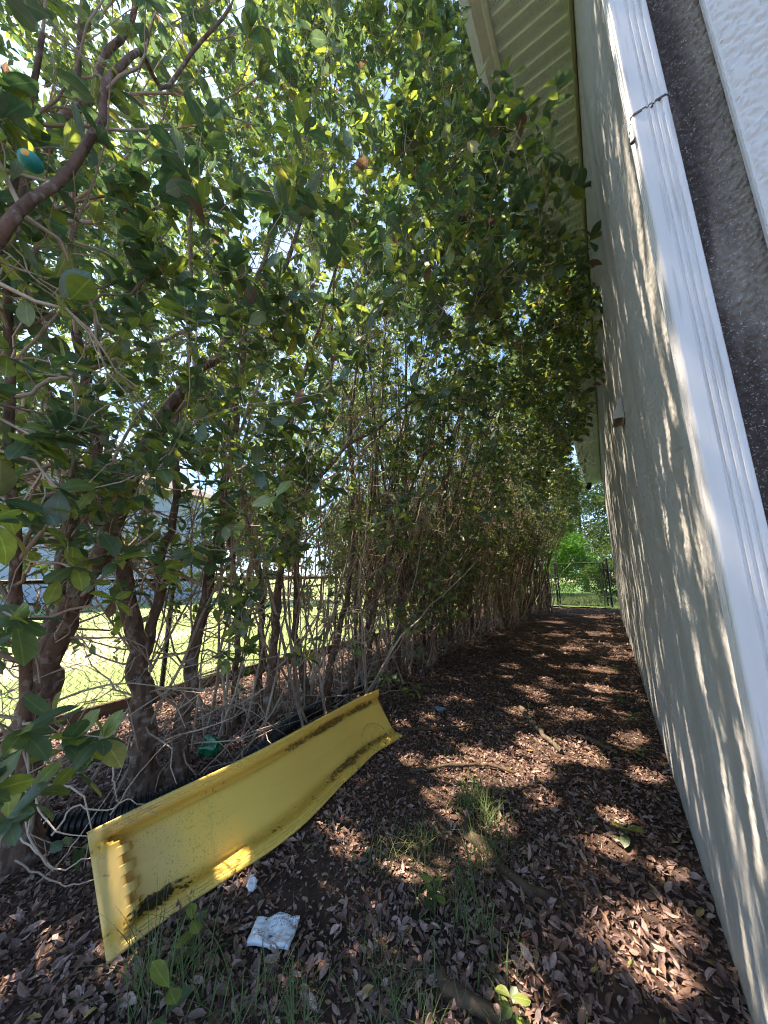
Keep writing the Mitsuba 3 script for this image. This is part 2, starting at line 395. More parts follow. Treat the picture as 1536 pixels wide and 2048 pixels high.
rng = np.random.default_rng(5)
n = 18000
gp = np.stack([FENCE_X - 0.06 - rng.uniform(0, 1, n) ** 1.6 * 7, rng.uniform(-1, 12, n), np.full(n, LAWN_Z + 0.01)], 1)
tag(add('lawn__grass_blades', blades(rng, gp, 0.03, 0.09, 0.006, 0.9, 2), 'lawn_blade_mat'), kind='stuff')
n = 9000
gp = np.stack([rng.uniform(-3.6, 0.4, n), 14.3 + rng.uniform(0, 1, n) * 7, np.full(n, 0.03)], 1)
tag(add('lawn_001__grass_blades', blades(rng, gp, 0.06, 0.28, 0.012, 0.9, 2), 'grass_mat'), kind='stuff')

# ------------------------------------------------------------------ the house
EAVE_Z, OVER, YEND = 4.30, 0.39, 12.6
tag('house', 'grey stucco house wall with white downspout, vent hood and pale green vented soffit', 'house')

def relief(us, vs, depth, scales, seed, lo, hi):
    """height of a sprayed stucco skin on a (u, v) grid."""
    U, V = np.meshgrid(us, vs, indexing='ij'); h = 0
    for sc_, a_ in scales: h = h + a_ * meshkit.noise(np.stack([U * sc_, V * sc_, 0 * U + seed], -1).reshape(-1, 3)).reshape(U.shape)
    t = np.clip((h - lo) / (hi - lo), 0, 1)
    return U, V, depth * t * t * (3 - 2 * t)
ys_ = [WY]
while ys_[-1] < YEND: ys_.append(ys_[-1] + 0.0068 * ys_[-1] ** 1.5)
ys_ = np.array(ys_[:-1] + [YEND]); zs_ = np.r_[-0.4, np.arange(-0.02, 3.4, 0.0064), np.arange(3.6, EAVE_Z + 0.1, 0.012), EAVE_Z + 0.1]
U, V, h_ = relief(ys_, zs_, 0.0025, ((95, 0.5), (200, 0.5)), 4.0, 0.36, 0.68)
h_ *= np.clip(2.2 / U, 0.25, 1)
skin = (np.stack([WX - h_ + 0.004, U, V], -1).reshape(-1, 3), grid_faces(len(ys_), len(zs_)))
add('house__side_wall', join([skin, box(WX + 0.012, WX + 0.25, WY + 0.002, YEND, -0.4, EAVE_Z + 0.1)]), 'stucco_mat', smooth=True)


U, V, h_ = relief(np.arange(WX - 0.003, 0.36, 0.0028), np.r_[-0.4, np.arange(0.8, 3.1, 0.0036), EAVE_Z + 0.1], 0.0045, ((90, 0.45), (210, 0.55)), 9.0, 0.38, 0.66)
skin = (np.stack([U, WY - 0.002 - h_, V], -1).reshape(-1, 3), grid_faces(U.shape[0], U.shape[1])[:, ::-1])
add('house__end_wall', join([skin, box(WX + 0.014, 7.0, WY + 0.008, WY + 0.2, -0.4, EAVE_Z + 0.1)]), 'front_mat', smooth=True)


U, V, h_ = relief(np.arange(0.3285, 0.56, 0.0036), np.r_[-0.3, np.arange(1.4, 3.1, 0.0042), EAVE_Z], 0.0038, ((85, 0.55), (200, 0.45)), 17.0, 0.40, 0.56)
h_[:2] *= 0.3
skin = (np.stack([U, WY - 0.0265 - h_, V], -1).reshape(-1, 3), grid_faces(U.shape[0], U.shape[1])[:, ::-1])
add('house__corner_band', join([skin, bevel_box(0.327, 7.0, WY - 0.026, WY - 0.0075, -0.3, EAVE_Z, 0.004)]), 'trim_mat', smooth=40)

labels['house__end_wall'] = {'label': 'strip of stucco black with mildew behind the downspout'}
labels['house__corner_band'] = {'label': 'clean white knockdown stucco beside the dark strip'}
add('house__back_wall', box(WX + 0.25, 7.0, YEND - 0.25, YEND - 0.003, -0.4, EAVE_Z + 0.1), 'stucco_mat')
# frieze and J channel under the soffit
add('house__frieze', bevel_box(WX - 0.022, WX - 0.002, WY - 0.3, YEND + 0.02, EAVE_Z - 0.09, EAVE_Z - 0.001, 0.004), 'olive_mat')
XO = WX - OVER
PANEL = 0.305
prof = []                      # one panel: two plain planks and one vented, V grooves between (y, z, vented)
PL = PANEL / 4
for k in range(4):
    a = k * PL
    prof += [(a, 0.0, k), (a + 0.012, 0.0, k), (a + 0.017, -0.010, k), (a + PL - 0.008, -0.010, k), (a + PL - 0.003, 0.0, k)]
prof += [(PANEL, 0.0, 3)]
def soffit_panel():
    v, f, uv = [], [], []
    for a, b in zip(prof[:-1], prof[1:]):
        i = len(v)
        vent = 1.0 if (a[1] < -0.005 and b[1] < -0.005) else 0.0
        for (yy, zz) in (a[:2], b[:2]):
            for x in (XO + 0.01, WX - 0.002): v.append((x, yy, zz)); uv.append((vent, 0))
        f += [(i, i + 1, i + 3), (i, i + 3, i + 2)]
    m = len(v); v += [(x, y, z + 0.004) for x, y, z in v]; uv += [(0, 0)] * m      # sheet thickness
    f += [(c + m, b + m, a + m) for a, b, c in f[:]]
    return (np.array(v), np.array(f)), np.array(uv, float)
pm, puv = soffit_panel()
panel_shape = mikit.ply(pm, 'soffit_mat', smooth=False, uv=puv)
y = WY - 0.48
while y < YEND + 0.4:
    put('house__soffit_panel', panel_shape, T4().translate([0, y, EAVE_Z])); y += PANEL
add('house__fascia', bevel_box(XO - 0.02, XO + 0.008, WY - 0.5, YEND + 0.48, EAVE_Z - 0.03, EAVE_Z + 0.17, 0.004), 'vinyl_mat')
add('house__gutter', extrude_z([(0, 0), (0.06, 0), (0.11, 0.06), (0.11, 0.12), (0.10, 0.12), (0.10, 0.065), (0.055, 0.01), (0.008, 0.01), (0.008, 0.12), (0, 0.12)], 0, 1), 'white_metal_mat')
g = scene['house__gutter']; L = YEND + 0.9 - WY + 0.1
g['to_world'] = T4(np.array([[-1, 0, 0, XO - 0.022], [0, 0, L, WY - 0.5], [0, 1, 0, EAVE_Z + 0.05], [0, 0, 0, 1.0]]))
rx = np.array([(XO - 0.05, EAVE_Z + 0.16), (4.2, EAVE_Z + 1.75), (8.5, EAVE_Z + 0.16)])
rv = np.array([[x, yy, z + dz] for yy in (WY - 0.52, YEND + 0.5) for x, z in rx for dz in (0, 0.06)])
add('house__roof', trimesh.convex.convex_hull(rv), 'shingle_mat')
add('house__ceiling', box(XO + 0.03, 8.2, WY - 0.48, YEND + 0.46, EAVE_Z + 0.02, EAVE_Z + 0.04), 'vinyl_mat')
add('house__end_soffit', box(WX + 0.02, 8.2, WY - 0.48, WY - 0.005, EAVE_Z - 0.012, EAVE_Z - 0.002), 'vinyl_mat')
# little security lamp under the far end of the eave
add('house__eave_lamp', join([tube([(-0.17, YEND + 0.30, EAVE_Z - 0.0), (-0.17, YEND + 0.30, EAVE_Z - 0.12)], [0.09, 0.07], 12), tube([(-0.17, YEND + 0.28, EAVE_Z - 0.14), (-0.20, YEND + 0.12, EAVE_Z - 0.2)], [0.06, 0.085], 12)]), 'black_plastic_mat', smooth=40)
# vent hood on the side wall
def hood():
    y0, y1, z0, z1, d = 2.30, 2.45, 2.16, 2.285, 0.055
    v = np.array([[WX, y0, z0], [WX, y1, z0], [WX, y0, z1], [WX, y1, z1], [WX - d, y0, z0], [WX - d, y1, z0], [WX - 0.008, y0, z1], [WX - 0.008, y1, z1],
                  [WX - d, y0, z0 + 0.02], [WX - d, y1, z0 + 0.02]])
    outer = trimesh.convex.convex_hull(v)
    c = v.mean(0); inner = trimesh.convex.convex_hull((v - c) * [0.93, 0.93, 0.93] + c - np.array([0, 0, 0.03]))
    try:
        return trimesh.boolean.difference([outer, inner], engine='manifold')
    except Exception:
        return outer
add('house__vent_hood', hood(), 'vent_mat')
add('house__vent_hood__flange', bevel_box(WX - 0.006, WX + 0.001, 2.285, 2.465, 2.145, 2.30, 0.002), 'vent_mat')
labels['house__vent_hood'] = {'label': 'small beige wedge shaped dryer vent hood high on the wall'}

# downspout at the corner: corrugated rectangular tube
def ribbed(x0, x1, y0, y1, front_ribs, side_ribs, depth=0.0035):
    """cross section, anticlockwise, ribs pressed into the front (-y) and the left (-x) faces."""
    r = 0.008; p = []
    def arc(cx, cy, a0): p.extend([(cx + r * math.cos(a0 + k * math.pi / 10), cy + r * math.sin(a0 + k * math.pi / 10)) for k in range(6)])
    arc(x0 + r, y0 + r, math.pi)
    for f in front_ribs:
        c = x0 + f * (x1 - x0)
        p.extend([(c - 0.0030, y0), (c - 0.0012, y0 + depth), (c + 0.0012, y0 + depth), (c + 0.0030, y0)])
    arc(x1 - r, y0 + r, 1.5 * math.pi); arc(x1 - r, y1 - r, 0); arc(x0 + r, y1 - r, 0.5 * math.pi)
    for f in side_ribs[::-1]:
        c = y0 + f * (y1 - y0)
        p.extend([(x0, c + 0.004), (x0 + depth, c + 0.0015), (x0 + depth, c - 0.0015), (x0, c - 0.004)])
    return p
DX0, DX1, DY0, DY1 = 0.164, 0.2305, 0.797, 0.853
add('house__downspout', extrude_z(ribbed(DX0, DX1, DY0, DY1, (0.46, 0.62, 0.78), (0.25, 0.5, 0.75)), -0.02, 2.284), 'white_metal_mat', smooth=25)
add('house__downspout__upper_length', extrude_z(ribbed(DX0 - 0.0012, DX1 + 0.0012, DY0 - 0.0012, DY1 + 0.0012, (0.46, 0.62, 0.78), (0.25, 0.5, 0.75)), 2.286, EAVE_Z), 'white_metal_mat', smooth=25)
sm = [box(DX0 + 0.004, DX0 + 0.020, DY0 - 0.0024, DY0 + 0.004, 2.2805, 2.2855), box(DX0 + 0.044, DX1 - 0.004, DY0 - 0.0024, DY0 + 0.004, 2.2825, 2.2865)]
add('house__downspout__seam', join(sm), 'groove_mat')
sc = trimesh.creation.icosphere(2, 0.0026); sc.apply_translation((DX0 + 0.037, DY0 - 0.0012, 2.275))
add('house__downspout__screw', sc, 'groove_mat', smooth=True)
st = [bevel_box(DX0 - 0.003, DX1 + 0.02, DY0 - 0.0035, DY0 - 0.0015, 0.55, 0.58, 0.0006)]
add('house__downspout__strap', join(st), 'white_metal_mat')
labels['house__downspout'] = {'label': 'white ribbed metal downspout at the wall corner'}

# snail on the downspout edge
sn = trimesh.creation.icosphere(3, 0.0048); sn.apply_scale((1, 0.8, 0.9)); sn.apply_translation((DX0 - 0.0046, DY0 + 0.004, 2.216))
t_ = tube([(DX0 - 0.003, DY0 + 0.004, 2.219), (DX0 - 0.0005, DY0 + 0.003, 2.223), (DX0, DY0 + 0.002, 2.228)], [0.002, 0.0016, 0.0008], 8)
key = add('snail__shell', sn, 'shell_mat', smooth=True); add('snail__foot', t_, 'shell_mat', smooth=True)
tag('snail', 'tiny dark round snail stuck to the left edge of the white downspout', 'snail')

# ------------------------------------------------------------------ neighbour's house beyond the lawn
tag('neighbour_house', 'white house wall with blue shade painted in beyond the sunlit lawn behind the hedge', 'house')
add('neighbour_house__wall', box(-24, -17.2, -3, 9.0, -0.2, 5.2), 'pale_wall_mat')
add('neighbour_house__base', box(-24, -17.15, -3.05, 9.05, -0.2, 0.25), 'vent_mat')
add('neighbour_house__roof', trimesh.convex.convex_hull(np.array([[-16.6, -3.6, 5.2], [-16.6, 9.6, 5.2], [-25, -3.6, 5.2], [-25, 9.6, 5.2], [-20.8, 0.5, 7.4], [-20.8, 5.5, 7.4]])), 'shingle_mat')
for yy in (0.2, 5.0):
    w = add('neighbour_house__window', bevel_box(-17.2, -17.12, yy, yy + 1.1, 1.6, 2.9, 0.01), 'white_metal_mat')
    add(w + '__pane', box(-17.125, -17.105, yy + 0.07, yy + 1.03, 1.67, 2.83), 'glass_mat')

# ------------------------------------------------------------------ chain link fence, gate, edging boards
def chain_link(x0, length, z0, z1, pitch=0.06, r=0.0034):
    """zigzag wires in the (along, z) plane; returns a mesh with along = local x, thin = local y."""
    ns = int((z1 - z0) / (pitch / 2)); z = z0 + np.arange(ns + 1) * pitch / 2
    V, F, n = [], [], 0
    cnt = int(length / pitch)
    for k in range(cnt):
        zig = (np.arange(ns + 1) % 2) * pitch / 2 * 1.08
        for s in (1, -1):
            pass
        a = x0 + k * pitch + zig
        p = np.stack([a, (np.arange(ns + 1) % 2 - 0.5) * 0.004, z], 1)
        v, f = tube(p, r, 3)
        V.append(v); F.append(f + n); n += len(v)
    return np.vstack(V), np.vstack(F)


tag('chain_link_fence', 'low black chain link fence with top rail running behind the hedge', 'fence')
cv, cf = chain_link(0, 15.4, 0.05, 1.19)
cv = np.stack([FENCE_X + cv[:, 1], -1.0 + cv[:, 0], cv[:, 2]], 1)
tag(add('chain_link_fence__wire_mesh', (cv, cf), 'black_metal_mat'), kind='stuff')
add('chain_link_fence__top_rail', tube([(FENCE_X, -1.0, 1.20), (FENCE_X, 14.4, 1.20)], 0.02, 10), 'black_metal_mat', smooth=40)
for yy in (-0.9, 1.75, 4.4, 7.05, 9.7, 12.35, 14.4):
    add('chain_link_fence__post', join([tube([(FENCE_X - 0.03, yy, -0.1), (FENCE_X - 0.03, yy, 1.22)], 0.024, 12), tube([(FENCE_X - 0.03, yy, 1.22), (FENCE_X - 0.03, yy, 1.25), (FENCE_X - 0.03, yy, 1.262)], [0.029, 0.026, 0.008], 12)]), 'black_metal_mat', smooth=40)

GY = 14.5
tag('chain_link_gate', 'black chain link gate with square frame closing the far end of the path', 'gate')
gx0, gx1, gz0, gz1 = -1.62, -0.10, 0.09, 1.62
fr = [tube(smooth_path([(gx0, GY, gz0), (gx0, GY, gz1)], 3), 0.024, 10), tube([(gx1, GY, gz0), (gx1, GY, gz1)], 0.024, 10), tube([(gx0, GY, gz1), (gx1, GY, gz1)], 0.024, 10), tube([(gx0, GY, gz0), (gx1, GY, gz0)], 0.024, 10), tube([(gx1 - 0.09, GY, gz0), (gx1 - 0.09, GY, gz1)], 0.012, 8)]
for nm, a in zip(('stile', 'stile', 'top_bar', 'bottom_bar', 'tension_bar'), fr): add('chain_link_gate__' + nm, a, 'black_metal_mat', smooth=40)
cv, cf = chain_link(gx0, gx1 - gx0, gz0, gz1, 0.06, 0.003)
tag(add('chain_link_gate__wire_mesh', (np.stack([cv[:, 0], GY + cv[:, 1], cv[:, 2]], 1), cf), 'black_metal_mat'), kind='stuff')
add('chain_link_gate__gate_post', tube([(0.02, GY, -0.1), (0.02, GY, 1.78), (0.02, GY, 1.80)], [0.04, 0.04, 0.01], 14), 'black_metal_mat', smooth=40)
for zz in (0.35, 1.35):
    add('chain_link_gate__hinge', bevel_box(-0.12, 0.03, GY - 0.045, GY + 0.045, zz, zz + 0.06, 0.006), 'black_metal_mat')
# short panel between the gate and the side fence
tag('short_side_fence', 'short black chain link panel joining the gate to the side fence, behind the far hedge', 'fence')
add('short_side_fence__top_rail', tube([(FENCE_X, GY, 1.20), (gx0 - 0.05, GY, 1.20)], 0.02, 10), 'black_metal_mat', smooth=40)
cv, cf = chain_link(FENCE_X, gx0 - 0.05 - FENCE_X, 0.05, 1.19)
tag(add('short_side_fence__wire_mesh', (np.stack([cv[:, 0], GY + cv[:, 1], cv[:, 2]], 1), cf), 'black_metal_mat'), kind='stuff')
add('short_side_fence__post', tube([(gx0 - 0.08, GY, -0.1), (gx0 - 0.08, GY, 1.66)], 0.035, 12), 'black_metal_mat', smooth=40)

words = ['nearest', 'second', 'third', 'fourth']
for k, y0 in enumerate((-0.9, 1.52, 3.94, 6.36)):
    m = bevel_box(FENCE_X + 0.035, FENCE_X + 0.075, y0, y0 + 2.405, -0.12, 0.115 + 0.006 * (k % 2), 0.005)
    m = m.subdivide_to_size(0.4); v = np.array(m.vertices); v[:, 2] += 0.012 * (meshkit.noise(np.c_[v[:, 1] * 1.1, v[:, 0] * 0, v[:, 0] * 0]) - 0.5); m.vertices = v
    key = add('edging_board', m, 'wood_mat')
    tag(key, f'{words[k]} dark weathered wooden edging board along the foot of the fence, counted from the camera', 'board', 'wooden boards edging the lawn')

# ------------------------------------------------------------------ leaves
def leaf_template(rows, curl, fold, widest=0.58, wav=0.0, seed=0):
    """leaf along +x, length 1, half-width profile scaled so that width is 0.44, face up +z. rows = inner rows of three."""
    r = np.random.default_rng(seed)
    t = np.concatenate([[0], (np.arange(rows) + 1) / (rows + 1), [1]])
    w = 0.235 * np.maximum(0, np.sin(np.pi * t ** (math.log(0.5) / math.log(widest)))) ** 0.68
    w[0] = w[-1] = 0
    zc = -curl * t**2
    xx = t * (1 - 0.25 * curl * t)
    v, uv = [(0, 0, 0)], [(0.5, 0)]
    for k in range(1, rows + 1):
        e = wav * r.uniform(-1, 1, 2)
        v += [(xx[k], -w[k], zc[k] + fold * w[k] + e[0]), (xx[k], 0, zc[k]), (xx[k], w[k], zc[k] + fold * w[k] + e[1])]
        uv += [(0.04, t[k]), (0.5, t[k]), (0.96, t[k])]
    v.append((xx[-1], 0, zc[-1])); uv.append((0.5, 1))
    f = [(0, 1, 2), (0, 2, 3)]
    for k in range(rows - 1):
        a = 1 + 3 * k; b = a + 3
        f += [(a, b, b + 1), (a, b + 1, a + 1), (a + 1, b + 1, b + 2), (a + 1, b + 2, a + 2)]
    a = 1 + 3 * (rows - 1); e = len(v) - 1
    f += [(a, e, a + 1), (a + 1, e, a + 2)]
    return np.array(v), np.array(f), np.array(uv)


def leaf_frames(base, d, up):
    d = unit(d); nrm = unit(up - d * np.sum(up * d, 1, keepdims=True)); s = np.cross(nrm, d)
    return np.stack([d, s, nrm], 2)                       # columns


def leaf_mass(templates, base, frame, length, wide, variant, which):
    """one mesh of many leaves. which = template index per leaf."""
    V, F, U, n = [], [], [], 0
    for q, (tv, tf, tu) in enumerate(templates):
        m = which == q
        if not m.any(): continue
        loc = tv[None] * np.stack([length[m], length[m] * wide[m], length[m]], 1)[:, None]
        v = base[m][:, None] + np.einsum('nij,nkj->nki', frame[m], loc)
        uv = np.broadcast_to(tu[None], (m.sum(),) + tu.shape).copy(); uv[..., 0] += 2 * variant[m][:, None]
        f = tf[None] + (np.arange(m.sum()) * len(tv))[:, None, None] + n
        V.append(v.reshape(-1, 3)); F.append(f.reshape(-1, 3)); U.append(uv.reshape(-1, 2)); n += m.sum() * len(tv)
    return (np.vstack(V), np.vstack(F)), np.vstack(U)


NEAR_T = [leaf_template(5, c, f, w, 0.008, i) for i, (c, f, w) in enumerate(((0.10, 0.25, 0.56), (0.28, 0.12, 0.60), (0.04, 0.42, 0.62), (0.42, 0.20, 0.57), (-0.08, 0.18, 0.60), (0.18, -0.15, 0.58)))]
MID_T = [leaf_template(2, c, f, w) for c, f, w in ((0.10, 0.25, 0.56), (0.30, 0.12, 0.60), (0.05, 0.40, 0.62), (0.42, 0.20, 0.57), (-0.08, 0.18, 0.60), (0.18, -0.15, 0.58))]
FAR_T = [leaf_template(1, c, f, w) for c, f, w in ((0.10, 0.25, 0.56), (0.30, 0.12, 0.60), (0.05, 0.40, 0.60), (0.40, 0.20, 0.57), (-0.08, 0.18, 0.60), (0.18, -0.15, 0.58))]
PART_LEAF = {}
def part_leaf(q, k):
    if (q, k) not in PART_LEAF:
        v, f, uv = NEAR_T[q]; u = uv.copy(); u[:, 0] += 2 * k
        PART_LEAF[q, k] = mikit.ply((v, f), 'leaf_mat', smooth=True, uv=u)
    return PART_LEAF[q, k]


def view_depth(p):
    q = p - EYE; z = q @ FWD
    px, py = q @ RIGHT / np.maximum(z, 1e-6), q @ DOWN / np.maximum(z, 1e-6)
    ok = (z > 0.1) & (np.abs(px) < 768 / 650) & (np.abs(py) < 1024 / 650)
    return z, ok


# ------------------------------------------------------------------ the hedge
def x_limit(y, z):
    """how far the crowns reach over the path (towards the wall) at each height."""
    e = np.interp(z, [0, 0.4, 1.0, 1.5, 2.0, 2.5, 3.0, 3.6, 4.2, 5.0, 5.8, 6.5, 7.0], [-1.95, -1.75, -1.62, -1.42, -0.95, -0.40, -0.05, -0.02, -0.10, -0.32, -0.42, -0.75, -1.4])
    if y > 3.5 and z < 1.6: e = max(e, -1.95 + 0.14 * min(y - 3.5, 3.5))
    w = 0.22 * math.sin(y * 2.1 + 1) + 0.14 * math.sin(y * 5.3 + z * 2.0)
    e = min(e + w * (1 if z > 1.6 else 0.5), 0.08)
    if y < 1.3: e = min(e, (-1.15 + 0.45 * max(y, -0.6) + 0.9 * max(0, y - 0.95)) if z > 1.8 else -1.05)
    e -= np.interp(y, [3.5, 6, 9, 13], [0, 0.28, 0.50, 0.75])
    return e


def x_back(z):
    return np.interp(z, [0, 1.0, 1.6, 2.2, 3.2, 4.6, 6.0, 7.2], [-2.9, -3.1, -3.75, -4.2, -4.6, -4.4, -3.7, -2.9])


def top_z(y): return np.interp(y, [-1, 1, 5, 8, 13], [6.0, 6.8, 6.7, 6.1, 5.6]) + 0.3 * math.sin(y * 1.7)


def inside(p, m=0.0):
    return x_back(p[2]) - m < p[0] < x_limit(p[1], p[2]) + m and p[2] < top_z(p[1]) + m


def shell(p):
    """distance to the outside of the hedge."""
    return min(x_limit(p[1], p[2]) - p[0], p[0] - x_back(p[2]), top_z(p[1]) - p[2])


def rot(v, axis, a):
    axis = axis / (np.linalg.norm(axis) + 1e-9)
    return v * math.cos(a) + np.cross(axis, v) * math.sin(a) + axis * (axis @ v) * (1 - math.cos(a))


GAPS = [(-1.44, 1.01, .045), (-1.50, 0.61, .045), (-1.48, 2.22, .03), (-0.92, 2.22, .13), (-0.60, 2.5, .13), (-0.48, 2.72, .10), (-0.33, 2.95, .10), (-0.71, 2.35, .13), (-0.86, 2.13, .10), (-0.55, 2.86, .11), (-0.42, 3.57, .12), (-0.80, 3.39, .08), (-1.14, 1.39, .05), (-1.28, 1.44, .04), (-0.11, 2.03, .05), (-0.08, 2.28, .05), (-0.03, 1.62, .06), (0.03, 1.74, .06), (0.09, 1.99, .04), (-1.26, 4.98, .10), (-0.22, 5.35, .13), (0.03, 3.33, .07), (0.07, 2.77, .06), (-0.94, 1.94, .05), (-1.57, 2.59, .04), (-0.43, 2.23, .06), (0.02, 1.54, .05), (-1.39, 3.44, .05), (-0.12, 1.58, .04), (-1.26, 9.76, .2), (-0.43, 11.42, .2), (-1.64, 0.43, .05), (-0.76, 1.51, .03), (-0.03, 3.20, .06), (-0.24, 2.83, .08), (-1.99, 7.22, .15), (-0.84, 4.06, .10), (-0.6, 6.6, .14), (-1.0, 7.8, .16), (-0.3, 8.6, .16), (-1.3, 6.1, .1), (-0.2, 4.5, .08), (-1.45, 0.62, .04), (-1.95, 0.95, .04), (-1.72, 0.5, .05), (-1.9, 1.6, .06), (-0.5, 1.0, .04), (-0.3, 1.2, .04)]  # ground ends of tunnels cleared through the crowns to shape the sun patches
_q = np.random.default_rng(78)
GAPS += list(zip(_q.uniform(-1.7, 0.1, 46), 1.3 + 8.0 * _q.random(46), _q.uniform(0.025, 0.065, 46)))
_g = np.random.default_rng(77); NW = 230
GAP_P = np.array([(x, y, 0.0) for x, y, r in GAPS] + [(WX, y, z) for y, z in zip(0.9 + 7.5 * _g.random(NW) ** 1.5, _g.uniform(0.1, 3.1, NW))])
GAP_R = np.array([r * 1.2 for x, y, r in GAPS] + list(_g.uniform(0.013, 0.032, NW) * np.interp(GAP_P[len(GAPS):, 1], [1, 7], [0.9, 2.0])))


def in_sun_tunnel(P):
    """True inside tunnels cut through the crown along the sun, so that flecks land on path and wall."""
    out = np.zeros(len(P), bool)
    for g, r in zip(GAP_P, GAP_R):
        q = P - g; t = q @ SUN; out |= (np.linalg.norm(q - t[:, None] * SUN, axis=1) < r + (0.025 if g[2] == 0 else 0.008)) & (t > 0.3)
    return out


class Shrub:
    def __init__(self, name, seed):
        self.name, self.r = name, np.random.default_rng(seed)
        self.stems, self.branches, self.twigs = [], [], []
        self.lb, self.ld, self.lu, self.ll, self.lk = [], [], [], [], []

    def stem(self, pts, r0, r1, n=None):
        p = np.asarray(pts, float); L = np.linalg.norm(np.diff(p, axis=0), axis=1).sum()
        n = n or max(6, int(L / (0.045 if r0 > 0.03 and p[0][1] < 3 else 0.11))); q = smooth_path(p, n)
        k = self.r.normal(0, 0.010, (n // 3 + 2, 3)); q[1:-1] += smooth_path(k, n)[1:-1]
        self.stems.append((q, np.linspace(0, 1, n) ** 0.8 * (r1 - r0) + r0))
        return q

    def leaf(self, base, d, up, size, k):
        self.lb.append(base); self.ld.append(d); self.lu.append(up); self.ll.append(size); self.lk.append(k)

    def kind(self):
        u = self.r.random()
        return 15 if u < 0.012 else 14 if u < 0.03 else int(self.r.integers(0, 14))

    def whorl(self, tip, d, count, size):
        r = self.r; d = d / np.linalg.norm(d)
        a = np.cross(d, [0.3, 0.2, 1.0]); a /= np.linalg.norm(a); b = np.cross(d, a); ph = r.uniform(0, 6.28)
        for k in range(count):
            az = ph + k * 2.4 + r.normal(0, 0.25); tilt = r.uniform(0.75, 1.45) if k < count - 2 else r.uniform(0.25, 0.7)
            o = a * math.cos(az) + b * math.sin(az); dd = d * math.cos(tilt) + o * math.sin(tilt)
            dd[2] -= 0.15
            up = d * 0.8 + np.array([0, 0, 0.9]) + r.normal(0, 0.35, 3)
            self.leaf(tip - d * r.uniform(0, 0.035) * (1 if k else 0), dd, up, size * r.uniform(0.65, 1.15), self.kind())

    def dress(self, p, dense):
        """leaves on the outer half of a twig (points p)."""
        r = self.r; tip = p[-1]; d = p[-1] - p[-2]
        sh = shell(tip)
        near = tip[1] < 1.7
        pr = np.interp(sh, [-0.1, 0.25, 0.7, 1.3], [1.0, 0.92, 0.62, 0.40]) * np.interp(tip[2], [0.2, 0.8, 1.5, 2.3], [0.12, 0.30, 0.62, 1.0])
        if near and tip[2] < 2.2: pr = max(pr, 0.55)
        if r.random() > pr * dense: return
        size = r.uniform(0.062, 0.108)
        self.whorl(tip, d, int(r.integers(4, 8)), size)
        m = len(p)
        for k in range(int(r.integers(1, 5))):
            t = r.uniform(0.45, 0.95) * (m - 1); i = int(t); q = p[i] + (p[min(i + 1, m - 1)] - p[i]) * (t - i)
            o = r.normal(0, 1, 3); o[2] = abs(o[2]) * 0.3
            self.leaf(q, unit(d) * 0.5 + unit(o), np.array([0, 0, 1.0]) + r.normal(0, 0.4, 3), size * r.uniform(0.6, 1.05), self.kind())

    def shoot(self, p0, d, L, n, up, jit):
        """a bent shoot that keeps inside the hedge."""
        r = self.r; p = [p0]; d = d / np.linalg.norm(d)
        for k in range(n):
            d = d + np.array([0, 0, up]) + r.normal(0, jit, 3); d /= np.linalg.norm(d)
            q = p[-1] + d * L / n
            if not inside(q, 0.04) or (np.linalg.norm(q - EYE) < 0.6): break
            p.append(q)
        return np.array(p)

    def grow(self, z0=0.85, per_m=5.0, dense=1.0, tw=8.0):
        r = self.r
        for q, rad in self.stems:
            seg = np.linalg.norm(np.diff(q, axis=0), axis=1); S = np.r_[0, np.cumsum(seg)]
            s = 0.0
            while s < S[-1]:
                s += r.exponential(1 / per_m)
                i = min(np.searchsorted(S, s), len(q) - 1); p0 = q[i]
                if p0[2] < z0 and r.random() > 0.25: continue
                sd = unit(q[min(i + 1, len(q) - 1)] - q[max(i - 1, 0)])
                az = r.uniform(0, 6.2832); el = r.uniform(0.1, 1.0)
                d = np.array([math.cos(az) * math.cos(el), math.sin(az) * math.cos(el), math.sin(el)]) + 0.35 * sd
                if p0[2] > 1.7: d[0] += 0.25
                top = (S[-1] - s) / S[-1]
                L = r.uniform(0.45, 1.35) * (0.55 + 0.6 * top) * (0.6 if p0[2] < 1.1 else 1)
                b = self.shoot(p0, d, L, 6, 0.10, 0.16)
                if len(b) < 3: continue
                rb = min(rad[i] * 0.55, 0.0045 + 0.0085 * L)
                self.branches.append((b, np.linspace(rb, rb * 0.4, len(b))))
                self.side(b, rb, tw, dense)
            t = self.shoot(q[-1], q[-1] - q[-2], 0.5, 4, 0.1, 0.2)
            if len(t) > 2: self.twigs.append((t, np.linspace(0.006, 0.003, len(t)))); self.side(t, 0.006, tw * 1.3, dense)

    def side(self, b, rb, tw, dense):
        r = self.r
        L = np.linalg.norm(np.diff(b, axis=0), axis=1).sum()
        for _ in range(r.poisson(tw * L)):
            t = r.uniform(0.15, 1) * (len(b) - 1); i = min(int(t), len(b) - 2); p0 = b[i] + (b[i + 1] - b[i]) * (t - i)
            d = unit(b[i + 1] - b[i]) * 0.7 + unit(r.normal(0, 1, 3)) * 0.9
            tp = self.shoot(p0, d, r.uniform(0.14, 0.5), 3, 0.12, 0.22)
            if len(tp) < 3: continue
            self.twigs.append((tp, np.linspace(min(rb * 0.6, 0.0034), 0.0014, len(tp))))
            self.dress(tp, dense)
            if r.random() < 0.6:
                t2 = self.shoot(tp[1], unit(tp[-1] - tp[0]) + unit(r.normal(0, 1, 3)) * 0.9, r.uniform(0.1, 0.28), 2, 0.1, 0.2)
                if len(t2) > 2: self.twigs.append((t2, np.linspace(0.0018, 0.0011, len(t2)))); self.dress(t2, dense)
        self.dress(b, dense)

